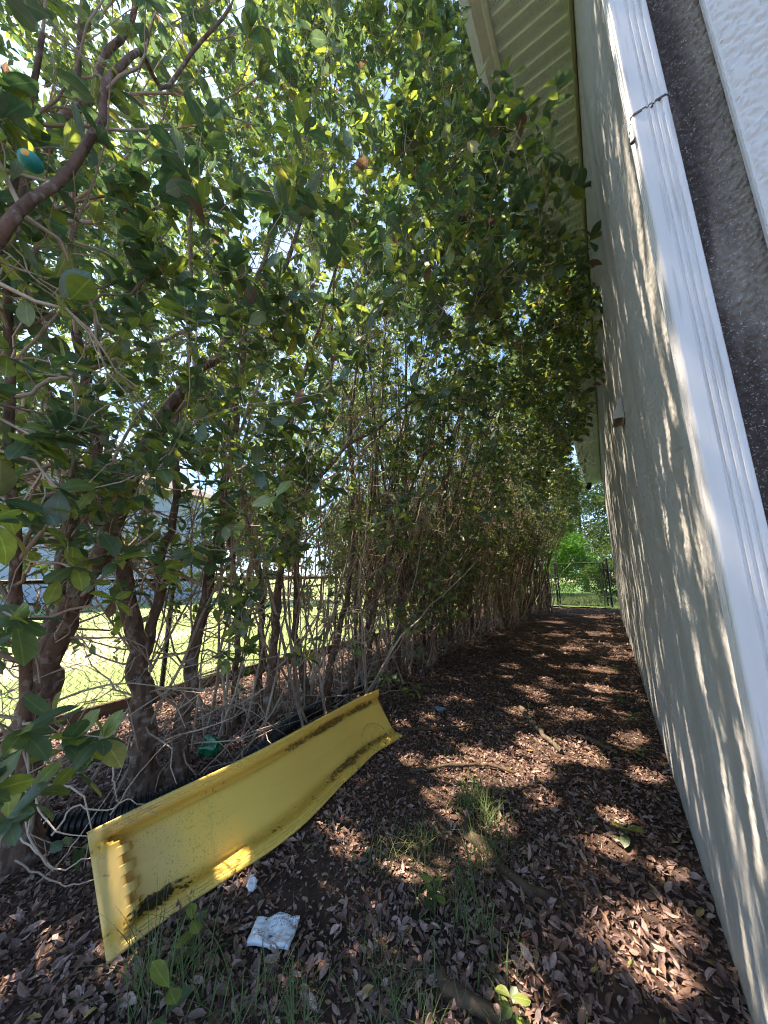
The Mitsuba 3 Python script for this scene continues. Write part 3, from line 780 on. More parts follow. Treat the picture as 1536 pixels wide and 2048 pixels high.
    def reach(self, tip, n=6, size=0.11):
        """a low leafy spray carried out to a given point from the nearest stem."""
        tip = np.asarray(tip, float); best = None
        for q, rad in self.stems:
            dd = np.linalg.norm(q - (tip - np.array([0, 0, 0.25])), axis=1); i = int(dd.argmin())
            if best is None or dd[i] < best[0]: best = (dd[i], q[i])
        p0 = best[1]; mid = p0 * 0.45 + tip * 0.55 + np.array([0, 0, 0.06 * best[0]]) + self.r.normal(0, 0.03, 3)
        p = smooth_path([p0, mid, tip], 10); p[1:-1] += self.r.normal(0, 0.008, (8, 3))
        self.branches.append((p, np.linspace(0.007, 0.0028, 10)))
        for k in range(3):
            t = p[-1] + self.r.normal(0, 0.075, 3) if k else p[-1]
            st_ = np.array([p[-3], (p[-2] + t) / 2, t]); self.twigs.append((st_, np.array([0.003, 0.0025, 0.002])))
            d = unit(t - p[-3]) + np.array([0, 0, 0.55])
            self.whorl(t, d, n + int(self.r.integers(-1, 2)), size * self.r.uniform(0.85, 1.05))

    def fill(self, count, y0, y1, sprays, size=(0.068, 0.114)):
        """carries branches out to points spread through the crown (more of them near its outside) and sets leafy sprays there."""
        r = self.r
        y = r.uniform(y0, y1, count * 8); z = r.uniform(0.5, 7.0, count * 8); x = r.uniform(-4.7, 0.15, count * 8)
        z[: count * 2] = r.uniform(0.25, 1.9, count * 2) if y1 > 3.3 else r.uniform(0.5, 7.0, count * 2)
        P = np.stack([x, y, z], 1)
        sh = np.array([shell(p) for p in P])
        w = (sh > -0.05) * (0.22 + np.exp(-np.maximum(sh, 0) / 0.35)) * np.interp(z, [0.4, 0.9, 1.5, 2.1, 2.8], [0.04, 0.22, 0.55, 0.9, 1.0] if y1 < 3.3 else [0.45, 0.9, 1.0, 1.0, 1.0])
        w *= np.linalg.norm(P - EYE, axis=1) > 1.1
        if y1 < 2.9: w *= np.where((x < -2.8) & (z > 1.4), 2.6, 1.0)
        w *= np.maximum(0.12 + 0.88 * np.clip((meshkit.noise(P * [1.05, 1.05, 0.85] + 3.3) - 0.36) / 0.16, 0, 1), (z < 1.8) * 0.6)
        P = P[r.choice(len(P), min(count, int((w > 0).sum())), replace=False, p=w / w.sum())]
        nodes = np.vstack([q[q[:, 2] > 0.45] for q, _ in self.stems] + [b for b, _ in self.branches]); rads = np.concatenate([a[q[:, 2] > 0.45] for q, a in self.stems] + [a for _, a in self.branches])
        order = np.argsort([np.linalg.norm(nodes - p, axis=1).min() for p in P])
        tips, dirs = [], []
        for p in P[order]:
            dv = p - nodes; dd = np.linalg.norm(dv, axis=1) + 0.9 * np.maximum(0, nodes[:, 2] - p[2] + 0.12)
            i = int(dd.argmin()); p0 = nodes[i]; L = np.linalg.norm(p - p0)
            if L < 0.05: continue
            k = max(4, int(L / 0.14)); m = (p0 + p) / 2 + r.normal(0, 0.07 * L, 3) + [0, 0, -0.06 * L]
            b = smooth_path([p0, m, p], k + 1); b[1:-1] += r.normal(0, 0.009, (k - 1, 3))
            rb = min(rads[i] * 0.75, 0.0034 + 0.006 * L); rr_ = np.linspace(rb, max(0.0019, rb * 0.4), k + 1)
            self.branches.append((b, rr_)); nodes = np.vstack([nodes, b[1:]]); rads = np.r_[rads, rr_[1:]]
            tips.append(b); dirs.append(unit(b[-1] - b[-2]))
        # sprays: a short shoot with a handful of leaves, all made at once
        A, D = [], []
        open_in = lambda q: 1.0 if y1 < 2.9 or q[2] > 3.0 else np.interp(q[0], [-3.3, -2.75, -2.2, -1.4], [1.15, 0.55, 0.26, 0.45]) * (1 if q[2] < 2.4 else 1 + (q[2] - 2.4))
        for b, d in zip(tips, dirs):
            pr = np.interp(shell(b[-1]), [0.0, 0.4, 0.9, 1.5], [1.0, 0.85, 0.45, 0.22]) * np.interp(b[-1][2], [0.4, 1.0, 1.8], [0.30, 0.55, 1.0] if y1 < 3.3 else [0.4, 0.55, 1.0])
            for k in range(r.poisson(sprays * pr * open_in(b[-1]))):
                j = -1 if k == 0 else int(r.integers(max(1, len(b) // 2), len(b)))
                A.append(b[j]); D.append(d * (1.1 if k == 0 else 0.35) + unit(r.normal(0, 1, 3)) * (0.4 if k == 0 else 0.9) + [0, 0, 0.35])
        if not A: return
        A, D = np.array(A), unit(np.array(D)); n = len(A)
        Ls = r.uniform(0.08, 0.24, n)
        mid = A + D * Ls[:, None] * 0.5 + r.normal(0, 0.012, (n, 3)); tip = A + D * Ls[:, None] + np.array([0, 0, 0.02])
        for a, m, t in zip(A, mid, tip): self.twigs.append((np.array([a, m, t]), np.array([0.002, 0.0016, 0.0012])))
        nl = 11
        a1 = unit(np.cross(D, r.normal(0, 1, (n, 3)))); b1 = np.cross(D, a1)
        az = (np.arange(nl) * 2.4)[None] + r.normal(0, 0.3, (n, nl)); tl = np.r_[np.full(6, 1.0), np.full(5, 1.2)][None] + r.normal(0, 0.28, (n, nl))
        at = np.r_[1.0, 0.97, 0.95, 0.92, 0.9, 0.85, 0.75, 0.65, 0.55, 0.45, 0.3][None] * np.ones((n, 1))
        base = A[:, None] + (tip - A)[:, None] * at[..., None]
        o = a1[:, None] * np.cos(az)[..., None] + b1[:, None] * np.sin(az)[..., None]
        d = D[:, None] * np.cos(tl)[..., None] + o * np.sin(tl)[..., None]; d[..., 2] -= 0.12
        up = D[:, None] * 0.7 + np.array([0, 0, 0.9]) + r.normal(0, 0.4, (n, nl, 3))
        sz = r.uniform(size[0], size[1], (n, 1)) * r.uniform(0.6, 1.1, (n, nl))
        keep = r.random((n, nl)) < 0.85
        self.lb += list(base[keep]); self.ld += list(d[keep]); self.lu += list(up[keep]); self.ll += list(sz[keep])
        u = r.random(keep.sum()); k = r.integers(0, 14, keep.sum()); k[u < 0.01] = 15; k[(u > 0.01) & (u < 0.025)] = 14
        self.lk += list(k)

    def bare(self, count):
        """dead bare twigs low inside the hedge."""
        r = self.r
        for _ in range(count):
            q, rad = self.stems[r.integers(len(self.stems))]; i = r.integers(len(q))
            p0 = q[i]
            if p0[2] > 2.4: continue
            az = r.uniform(0, 6.28); d = np.array([math.cos(az), math.sin(az), r.uniform(-0.35, 0.7)])
            p = self.shoot(p0, d, r.uniform(0.3, 1.0), 7, 0.0, 0.28)
            if len(p) < 4: continue
            self.branches.append((p, np.linspace(0.0062, 0.0018, len(p))))
            for _ in range(4):
                k = r.integers(1, len(p) - 1)
                t = self.shoot(p[k], p[k + 1] - p[k] + unit(r.normal(0, 1, 3)) * 0.08, r.uniform(0.08, 0.3), 3, 0.0, 0.35)
                if len(t) > 2: self.twigs.append((t, np.linspace(0.0026, 0.0013, len(t))))

    def build(self, leaf_parts, branch_parts, trunk_sides=12):
        nm = self.name
        for q, rad in self.stems:
            rr = rad
            if len(q) > 45:                                   # knots and a flared foot on the thick near trunks
                t_ = np.arange(len(q)); kn = np.zeros(len(q))
                for c in self.r.uniform(3, len(q), 7): kn += 0.09 * np.exp(-((t_ - c) / 1.3) ** 2)
                rr = rad * (1 + kn * self.r.uniform(0.4, 1, len(q)) + 0.5 * np.exp(-q[:, 2] / 0.09) * (q[0, 2] < 0.05))
            add(nm + '__trunk', tube(q, rr, trunk_sides, 0.035, self.r), 'bark_mat', smooth=True)
        br = sorted(self.branches, key=lambda b: -b[1][0] / max(0.3, view_depth(b[0][:1])[0][0]))
        for p, rad in br[:branch_parts]:
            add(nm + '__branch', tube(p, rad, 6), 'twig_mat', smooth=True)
        if self.twigs:
            ok_ = ~in_sun_tunnel(np.array([p.mean(0) for p, _ in self.twigs])); self.twigs = [t for t, o in zip(self.twigs, ok_) if o]
        rest = [tube(p if p[0][1] < 4 else p[::2], rad if p[0][1] < 4 else rad[::2], 4 if p[0][1] < 3 else 3, caps=False) for p, rad in br[branch_parts:] if len(p) > 3]
        for p, rad in self.twigs:
            if len(p) == 3 and p[0][1] > 3.2: p, rad = p[::2], rad[::2]
            rest.append(tube(p, rad, 3, caps=False))
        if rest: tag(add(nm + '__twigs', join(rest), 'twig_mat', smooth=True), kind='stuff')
        if not self.lb: return 0
        B, D, U = np.array(self.lb), np.array(self.ld), np.array(self.lu); Ls = np.array(self.ll); K = np.array(self.lk)
        Fm = leaf_frames(B, D, U); W = self.r.uniform(0.85, 1.2, len(B)); Q = self.r.integers(0, 6, len(B))
        z, ok = view_depth(B + D * 0.03)
        keep = (np.linalg.norm(B - EYE, axis=1) > 0.62) & ~in_sun_tunnel(B + unit(D) * Ls[:, None] * 0.5)
        score = np.where(ok & keep, Ls / np.maximum(z, 0.2), -1)
        idx = np.argsort(-score)[:leaf_parts]; idx = idx[score[idx] * 650 > 9]
        for i in idx:
            m = np.eye(4); m[:3, :3] = Fm[i] * np.array([Ls[i], Ls[i] * W[i], Ls[i]]); m[:3, 3] = B[i]
            put(nm + '__crown__leaf', part_leaf(int(Q[i]), int(K[i])), T4(m))
        rest = keep.copy(); rest[idx] = False
        zz = np.linalg.norm(B[rest] - EYE, axis=1)
        tmpl = NEAR_T + MID_T + FAR_T; q = Q[rest] + np.where(zz < 1.4, 0, np.where(zz < 2.7, 6, 12))
        (v, f), uv = leaf_mass(tmpl, B[rest], Fm[rest], Ls[rest], W[rest], K[rest], q)
        tag(add(nm + '__crown', (v, f), 'leaf_mat', smooth=True, uv=uv), kind='stuff')
        return len(B)


A1 = [(-2.36, 0.487, -0.1), (-2.36, 0.487, 0.055), (-2.36, 0.471, 0.443), (-2.35, 0.481, 0.657), (-2.33, 0.503, 0.883), (-2.3, 0.539, 1.111), (-2.28, 0.604, 1.337), (-2.25, 0.649, 1.595), (-2.22, 0.705, 1.912), (-2.2, 0.794, 2.181), (-2.15, 0.914, 2.506), (-2.1, 1.081, 2.874), (-2.05, 1.296, 3.396), (-2.0, 1.495, 3.932), (-1.9, 1.6, 4.7)]
B1 = [(-2.35, 1.01, -0.1), (-2.35, 1.005, 0.004), (-2.36, 0.973, 0.245), (-2.37, 0.935, 0.522), (-2.38, 0.879, 0.809), (-2.4, 0.826, 1.04), (-2.4, 0.745, 1.328), (-2.4, 0.69, 1.518), (-2.4, 0.601, 1.799), (-2.38, 0.512, 2.105), (-2.35, 0.441, 2.376), (-2.3, 0.381, 2.542), (-2.25, 0.309, 2.846), (-2.2, 0.2, 3.6), (-2.1, 0.1, 4.5)]
B2 = [(-2.27, 1.121, -0.1), (-2.27, 1.121, -0.002), (-2.28, 1.135, 0.202), (-2.3, 1.157, 0.47), (-2.3, 1.176, 0.673), (-2.3, 1.199, 0.918), (-2.3, 1.242, 1.285), (-2.3, 1.272, 1.634), (-2.3, 1.318, 2.083), (-2.28, 1.312, 2.481), (-2.25, 1.303, 3.038), (-2.2, 1.301, 3.482), (-2.1, 1.379, 4.095), (-1.95, 1.45, 4.9)]
B3 = [(-2.38, 0.911, 0.691), (-2.4, 0.956, 0.893), (-2.45, 0.989, 1.337), (-2.5, 1.041, 1.623), (-2.5, 1.023, 1.978), (-2.5, 1.001, 2.413), (-2.5, 1.011, 2.79), (-2.45, 0.986, 3.276), (-2.5, 0.9, 4.3)]
C1 = [(-2.75, 1.81, -0.1), (-2.75, 1.808, 0.003), (-2.76, 1.78, 0.4), (-2.78, 1.795, 0.808), (-2.8, 1.732, 1.247), (-2.8, 1.621, 1.692), (-2.8, 1.535, 2.382), (-2.75, 1.538, 3.133), (-2.8, 1.6, 4.3)]
C2 = [(-2.26, 1.745, -0.1), (-2.26, 1.745, -0.001), (-2.28, 1.778, 0.365), (-2.3, 1.806, 0.727), (-2.32, 1.845, 1.12), (-2.32, 1.87, 1.546), (-2.3, 1.855, 2.133), (-2.25, 1.857, 2.858), (-2.15, 2.045, 3.751), (-2.0, 2.2, 4.8)]
D1 = [(-2.33, 2.45, -0.1), (-2.33, 2.45, 0.003), (-2.35, 2.525, 0.377), (-2.35, 2.661, 0.734), (-2.35, 2.811, 1.24), (-2.33, 2.814, 2.085), (-2.3, 2.716, 2.962), (-2.2, 2.766, 3.939), (-2.1, 2.8, 5.0)]
D2 = [(-2.4, 2.38, -0.1), (-2.45, 2.23, 0.426), (-2.5, 2.181, 1.01), (-2.5, 2.203, 1.736), (-2.4, 2.346, 2.555), (-2.3, 2.365, 3.356), (-2.2, 2.3, 4.6)]
D3 = [(-2.5, 2.19, 1.85), (-2.45, 2.186, 2.061), (-2.3, 2.328, 2.324), (-2.15, 2.543, 2.62), (-2.0, 2.769, 2.828), (-1.9, 2.992, 3.037), (-1.7, 3.504, 3.672), (-1.3, 3.9, 4.2)]
Z1 = [(-2.25, -0.42, -0.1), (-2.15, -0.40, 0.5), (-1.9, -0.3, 1.1), (-1.55, -0.12, 1.75), (-1.2, 0.018, 2.108), (-1.2, 0.061, 2.225), (-1.2, 0.101, 2.405), (-1.2, 0.15, 2.628), (-1.2, 0.149, 2.76), (-1.2, 0.16, 2.9), (-1.25, 0.22, 3.2), (-1.4, 0.348, 3.415), (-1.35, 0.412, 3.775), (-1.3, 0.528, 4.161)]
Z2 = [(-2.35, -0.35, -0.1), (-2.3, -0.25, 0.6), (-2.15, -0.1, 1.3), (-1.9, -0.02, 2.1), (-1.85, 0.06, 2.9), (-1.8, 0.2, 3.8), (-1.6, 0.3, 4.7)]
SPRAYS = [[(-1.3, 0.17, 1.623), (-1.2, 0.189, 1.138), (-1.3, 0.234, 1.49), (-1.3, 0.084, 1.857), (-1.1, 0.114, 1.41), (-1.3, 0.137, 2.132), (-1.4, 0.235, 0.761)],
          [(-1.5, 0.425, 0.72), (-1.5, 0.328, 0.603), (-1.5, 0.333, 2.057), (-1.6, 0.497, 1.151), (-1.5, 0.34, 1.28), (-1.4, 0.397, 2.417), (-1.5, 0.344, 2.43), (-1.3, 0.382, 2.674), (-1.2, 0.427, 3.088)],
          [(-1.7, 0.932, 1.322), (-1.6, 0.706, 1.837), (-1.7, 0.96, 1.623), (-1.7, 0.699, 1.292), (-1.0, 0.642, 3.576)],
          [(-1.9, 1.369, 1.021), (-1.9, 1.478, 1.775), (-2.0, 1.382, 0.793), (-1.7, 1.439, 2.639), (0.02, 1.85, 3.35), (-0.10, 1.65, 3.6), (-0.22, 1.55, 3.75), (-0.3, 1.45, 3.7)],
          [(-1.9, 2.192, 1.771), (-1.75, 2.849, 0.168), (-1.75, 2.75, 0.30), (0.05, 2.05, 3.2), (-0.02, 2.2, 3.5), (0.08, 1.95, 3.0)]]

TANGLE = [[(-2.1, 0.4, 0.58), (-1.95, 0.45, 0.38), (-1.85, 0.49, 0.3), (-1.78, 0.57, 0.26), (-1.64, 0.68, 0.30)], [(-2.2, 0.42, 0.24), (-2.0, 0.47, 0.19), (-1.85, 0.52, 0.15), (-1.7, 0.54, 0.23), (-1.58, 0.57, 0.27)], [(-2.2, 0.47, 0.07), (-1.95, 0.52, 0.08), (-1.75, 0.53, 0.14), (-1.55, 0.58, 0.22)], [(-1.9, 0.52, 0.13), (-1.95, 0.45, 0.25), (-2.0, 0.42, 0.38), (-2.05, 0.43, 0.46), (-2.1, 0.35, 0.7)], [(-1.95, 0.7, 0.2), (-2.0, 0.8, 0.28), (-2.1, 0.97, 0.34), (-2.2, 1.21, 0.33), (-2.3, 1.5, 0.37)], [(-1.95, 0.51, 0.23), (-1.95, 0.57, 0.3), (-1.85, 0.64, 0.28), (-1.75, 0.69, 0.33), (-1.60, 0.74, 0.30)], [(-2.1, 0.52, -0.01), (-1.95, 0.55, 0.12), (-1.9, 0.59, 0.21), (-2.0, 0.73, 0.31), (-2.05, 0.78, 0.45)], [(-2.0, 0.7, 0.44), (-1.95, 0.7, 0.32), (-1.9, 0.71, 0.26)], [(-2.0, 1.33, 0.14), (-2.05, 1.54, 0.19), (-2.1, 1.93, 0.14), (-2.1, 2.4, 0.15)], [(-2.2, 2.02, 0.28), (-2.1, 2.27, 0.21), (-2.0, 2.56, 0.18), (-1.9, 2.91, 0.19)]]
shrubs = []
def whips(s, bx, by, count):
    """thin upright shoots from the foot of a shrub."""
    r = s.r
    for k in range(count):
        a = r.uniform(0, 6.28); base = np.array([bx + r.uniform(0.1, 0.42) * math.cos(a), by + 0.5 * math.sin(a), -0.05])
        top = base + [r.uniform(-0.7, 1.0), r.uniform(-1.0, 1.0), r.uniform(1.4, 3.2)]
        m = base + (top - base) * 0.5 + r.normal(0, 0.09, 3); r0 = r.uniform(0.007, 0.014)
        p = smooth_path([base, m, top], 12); p[1:-1] += r.normal(0, 0.012, (10, 3))
        s.branches.append((p, np.linspace(r0, r0 * 0.35, 12)))
        for j in r.integers(4, 11, 3):
            d = unit(p[j + 1] - p[j]) + unit(r.normal(0, 1, 3)) * 0.7; t = s.shoot(p[j], d, r.uniform(0.2, 0.6), 4, 0.08, 0.2)
            if len(t) > 2: s.twigs.append((t, np.linspace(0.0035, 0.0014, len(t))))


def auto_stems(s, bx, by, count, rmax):
    r = s.r
    for k in range(count):
        a = r.uniform(0, 6.28); base = np.array([bx + 0.24 * math.cos(a), by + 0.26 * math.sin(a), -0.08])
        h = r.uniform(3.6, 5.3); top = np.array([bx + r.uniform(-1.25, 1.75), by + r.uniform(-0.75, 0.75), h])
        m1 = base + (top - base) * [0.12, 0.15, 0.28] + r.normal(0, 0.07, 3); m2 = base + (top - base) * [0.45, 0.5, 0.62] + r.normal(0, 0.12, 3)
        r0 = rmax * r.uniform(0.5, 1.0)
        s.stem([base, base * 0.9 + m1 * 0.1 + [0, 0, 0.08], m1, m2, top], r0, 0.008)
        if r.random() < 0.75:
            q = s.stems[-1][0]; i = int(len(q) * r.uniform(0.2, 0.45)); t2 = np.array([bx + r.uniform(-1.2, 1.9), by + r.uniform(-0.8, 0.8), r.uniform(3.2, 5.0)])
            s.stem([q[i], q[i] + (t2 - q[i]) * [0.3, 0.3, 0.4] + r.normal(0, 0.06, 3), t2], s.stems[-1][1][i] * 0.75, 0.007)


def new_shrub(i):
    s = Shrub('hedge_shrub' if i == 0 else f'hedge_shrub_{i:03d}', 100 + i); shrubs.append(s); return s

s = new_shrub(0); s.stem(Z1, 0.019, 0.007); s.stem(Z2, 0.045, 0.01)
s = new_shrub(1); s.stem(A1, 0.086, 0.014)
q = s.stems[0][0]
s.stem([q[6], (-2.0, 0.35, 0.9), (-1.75, 0.2, 1.5), (-1.6, 0.05, 2.3), (-1.5, 0.0, 3.2)], 0.026, 0.008)
s.stem([q[10], (-2.5, 0.5, 1.7), (-2.75, 0.35, 2.4), (-2.9, 0.2, 3.4), (-2.8, 0.1, 4.4)], 0.035, 0.009)
s = new_shrub(2); s.stem(B1, 0.072, 0.012); s.stem(B2, 0.058, 0.012); s.stem(B3, 0.036, 0.010)
s = new_shrub(3); s.stem(C1, 0.036, 0.010); s.stem(C2, 0.050, 0.011)
s.stem([(-2.62, 1.95, -0.1), (-2.7, 1.98, 0.5), (-2.8, 2.0, 1.2), (-3.1, 1.9, 2.2), (-3.3, 1.9, 3.6), (-3.2, 1.9, 4.6)], 0.038, 0.009)
s = new_shrub(4); s.stem(D1, 0.046, 0.011); s.stem(D2, 0.040, 0.010); s.stem(D3, 0.028, 0.009)
s.stem([(-2.25, 2.62, -0.1), (-2.15, 2.75, 0.5), (-1.95, 2.9, 1.3), (-1.6, 3.0, 2.3), (-1.1, 2.9, 3.2), (-0.6, 2.7, 3.9)], 0.030, 0.008)
whips(shrubs[2], -2.5, 1.2, 6); whips(shrubs[3], -2.5, 1.85, 20); whips(shrubs[4], -2.4, 2.6, 26)
AUTO = [3.45, 4.3, 5.2, 6.15, 7.1, 8.1, 9.1, 10.1, 11.2, 12.3, 13.3]
for k, by in enumerate(AUTO):
    bx = -2.45 + 0.25 * math.sin(3.1 * k) + (0.45 if k > 8 else 0.15 if k > 4 else 0)
    s = new_shrub(5 + k); auto_stems(s, bx, by, 9, 0.040); whips(s, bx, by, 20)
ORD = ['', 'first', 'second', 'third', 'fourth', 'fifth', 'sixth', 'seventh', 'eighth', 'ninth', 'tenth', 'eleventh', 'twelfth', 'thirteenth', 'fourteenth', 'fifteenth']
SPECIAL = {0: 'hedge shrub whose bent branch sweeps in from the upper left edge of the photo', 1: 'hedge shrub with the thickest leaning brown trunk, beside the near end of the slide',
           2: 'hedge shrub with two thick upright trunks rising behind the near half of the yellow slide', 3: 'hedge shrub with slimmer brown trunks behind the middle of the yellow slide',
           4: 'hedge shrub with several thin grey stems at the far end of the yellow slide', 15: 'last hedge shrub in the row, darkest, beside the gate at the far end'}
total = 0
for i, s in enumerate(shrubs):
    near = i <= 4
    s.grow(z0=0.85 if near else 0.7, per_m=3.2, dense=0.9, tw=5.0)
    yb = np.mean([q[0][1] for q, _ in s.stems[:3]])
    s.fill((260, 420, 520, 640, 660)[i] if near else (600 if i < 8 else 500), yb - 0.75, yb + 0.8, 4.8 if near else 5.4)
    s.bare(130 if near else 330)
    if i < len(SPRAYS):
        for tip in SPRAYS[i]: s.reach(tip)
    if i == 1:
        for tw_ in TANGLE:
            p = smooth_path(tw_, 18); p[1:-1] += s.r.normal(0, 0.0025, (16, 3)); s.branches.append((p, np.linspace(0.0048, 0.0015, 18)))
    total += s.build(300 if i < 9 else 0, 60 if i < 8 else 12, 16 if near else 8)
    tag(s.name, SPECIAL.get(i, f'leafy hedge shrub with thin stems, {ORD[i]} in the row counted from the big leaning trunk'), 'shrub', 'shrubs of the tall hedge')
print('hedge leaves', total)

# ------------------------------------------------------------------ leaf litter
DEAD_T = [leaf_template(3, c, f, w, 0.03, 20 + i) for i, (c, f, w) in enumerate(((0.15, 0.5, 0.5), (-0.25, 0.7, 0.52), (0.35, -0.6, 0.48), (0.05, 0.9, 0.5), (-0.15, -0.4, 0.55), (0.5, 0.3, 0.5)))]
DEAD_F = [leaf_template(1, c, f, w) for c, f, w in ((0.15, 0.5, 0.5), (-0.25, 0.7, 0.52), (0.35, -0.6, 0.48), (0.05, 0.9, 0.5), (-0.15, -0.4, 0.55), (0.5, 0.3, 0.5))]
rng = np.random.default_rng(11)
xs, ys = [], []
for (y0, y1, dens) in ((-0.4, 2.0, 3400), (2.0, 4.0, 2200), (4.0, 7.5, 1000), (7.5, 14.6, 380)):
    n = int((y1 - y0) * 4.05 * dens); xs.append(rng.uniform(-3.86, 0.19, n)); ys.append(rng.uniform(y0, y1, n))
lx, ly = np.concatenate(xs), np.concatenate(ys)
keep = snoise(np.c_[lx, ly, 0 * lx], 2.6, 3) + 0.35 * rng.random(len(lx)) > np.where((ly < 2.4) & (lx < -0.2) & (lx > -1.2), 0.52, 0.36)
lx, ly = lx[keep], ly[keep]; n = len(lx)
lz = ground_z(lx, ly) + 0.003 + 0.016 * rng.random(n) ** 2
base = np.c_[lx, ly, lz]
az = rng.uniform(0, 6.28, n); pit = rng.normal(0, 0.34, n)
d = np.c_[np.cos(az) * np.cos(pit), np.sin(az) * np.cos(pit), np.sin(pit)]
up = np.c_[rng.normal(0, 0.6, n), rng.normal(0, 0.6, n), np.where(rng.random(n) < 0.5, 1.0, 1.0)]
base[:, 2] += np.maximum(0, -np.sin(pit)) * 0.03
ll = 0.016 + 0.040 * rng.random(n) ** 1.9; ww = rng.uniform(0.6, 1.15, n)
kk = rng.integers(0, 14, n); u = rng.random(n); kk[u < 0.012] = 15; kk[(u > 0.02) & (u < 0.028)] = 14
qq = rng.integers(0, 6, n); fr_ = leaf_frames(base, d, up)
z, ok = view_depth(base); score = np.where(ok, ll / np.maximum(z, 0.2) * (0.3 + lz * 30), -1)
idx = np.argsort(-score)[:300]
PART_DEAD = {}
for i in idx:
    q_, k_ = int(qq[i]), int(kk[i])
    if (q_, k_) not in PART_DEAD:
        v, f, uv = DEAD_T[q_]; uu = uv.copy(); uu[:, 0] += 2 * k_; PART_DEAD[q_, k_] = mikit.ply((v, f), 'litter_mat', smooth=True, uv=uu)
    m = np.eye(4); m[:3, :3] = fr_[i] * np.array([ll[i], ll[i] * ww[i], ll[i]]); m[:3, 3] = base[i]
    put('ground__dead_leaf', PART_DEAD[q_, k_], T4(m))
rest = np.ones(n, bool); rest[idx] = False
dist = np.linalg.norm(base - EYE, axis=1)
(v, f), uv = leaf_mass(DEAD_T + DEAD_F, base[rest], fr_[rest], ll[rest], ww[rest], kk[rest], qq[rest] + np.where(dist[rest] < 2.0, 0, 6))
tag(add('leaf_litter', (v, f), 'litter_mat', smooth=True, uv=uv), 'brown dead leaves carpeting the path between hedge and wall', 'leaf litter', kind='stuff')
print('litter', n)
n = 60000
fx, fy = rng.uniform(-3.8, 0.19, n), -0.3 + 5.5 * rng.random(n) ** 1.5
fz = ground_z(fx, fy) + 0.002 + 0.006 * rng.random(n); c = np.c_[fx, fy, fz]; a_ = rng.uniform(0, 6.28, n); L_ = rng.uniform(0.004, 0.013, n); W_ = L_ * rng.uniform(0.25, 0.8, n)
e1 = np.c_[np.cos(a_), np.sin(a_), rng.normal(0, 0.35, n)]; e2 = np.c_[-np.sin(a_), np.cos(a_), rng.normal(0, 0.35, n)]
v = np.stack([c - e1 * L_[:, None], c + e2 * W_[:, None], c + e1 * L_[:, None] * 0.8, c - e2 * W_[:, None] * 0.9], 1).reshape(-1, 3)
f = (np.array([[0, 1, 2], [0, 2, 3]])[None] + (np.arange(n) * 4)[:, None, None]).reshape(-1, 3)
uv = np.repeat(np.c_[2.0 * rng.integers(0, 14, n) + 0.25, np.full(n, 0.5)], 4, axis=0)
tag(add('leaf_crumbs', (v, f), 'litter_mat', uv=uv), 'fine brown crumbs of broken leaves and bark between the larger dead leaves', 'leaf litter', kind='stuff')

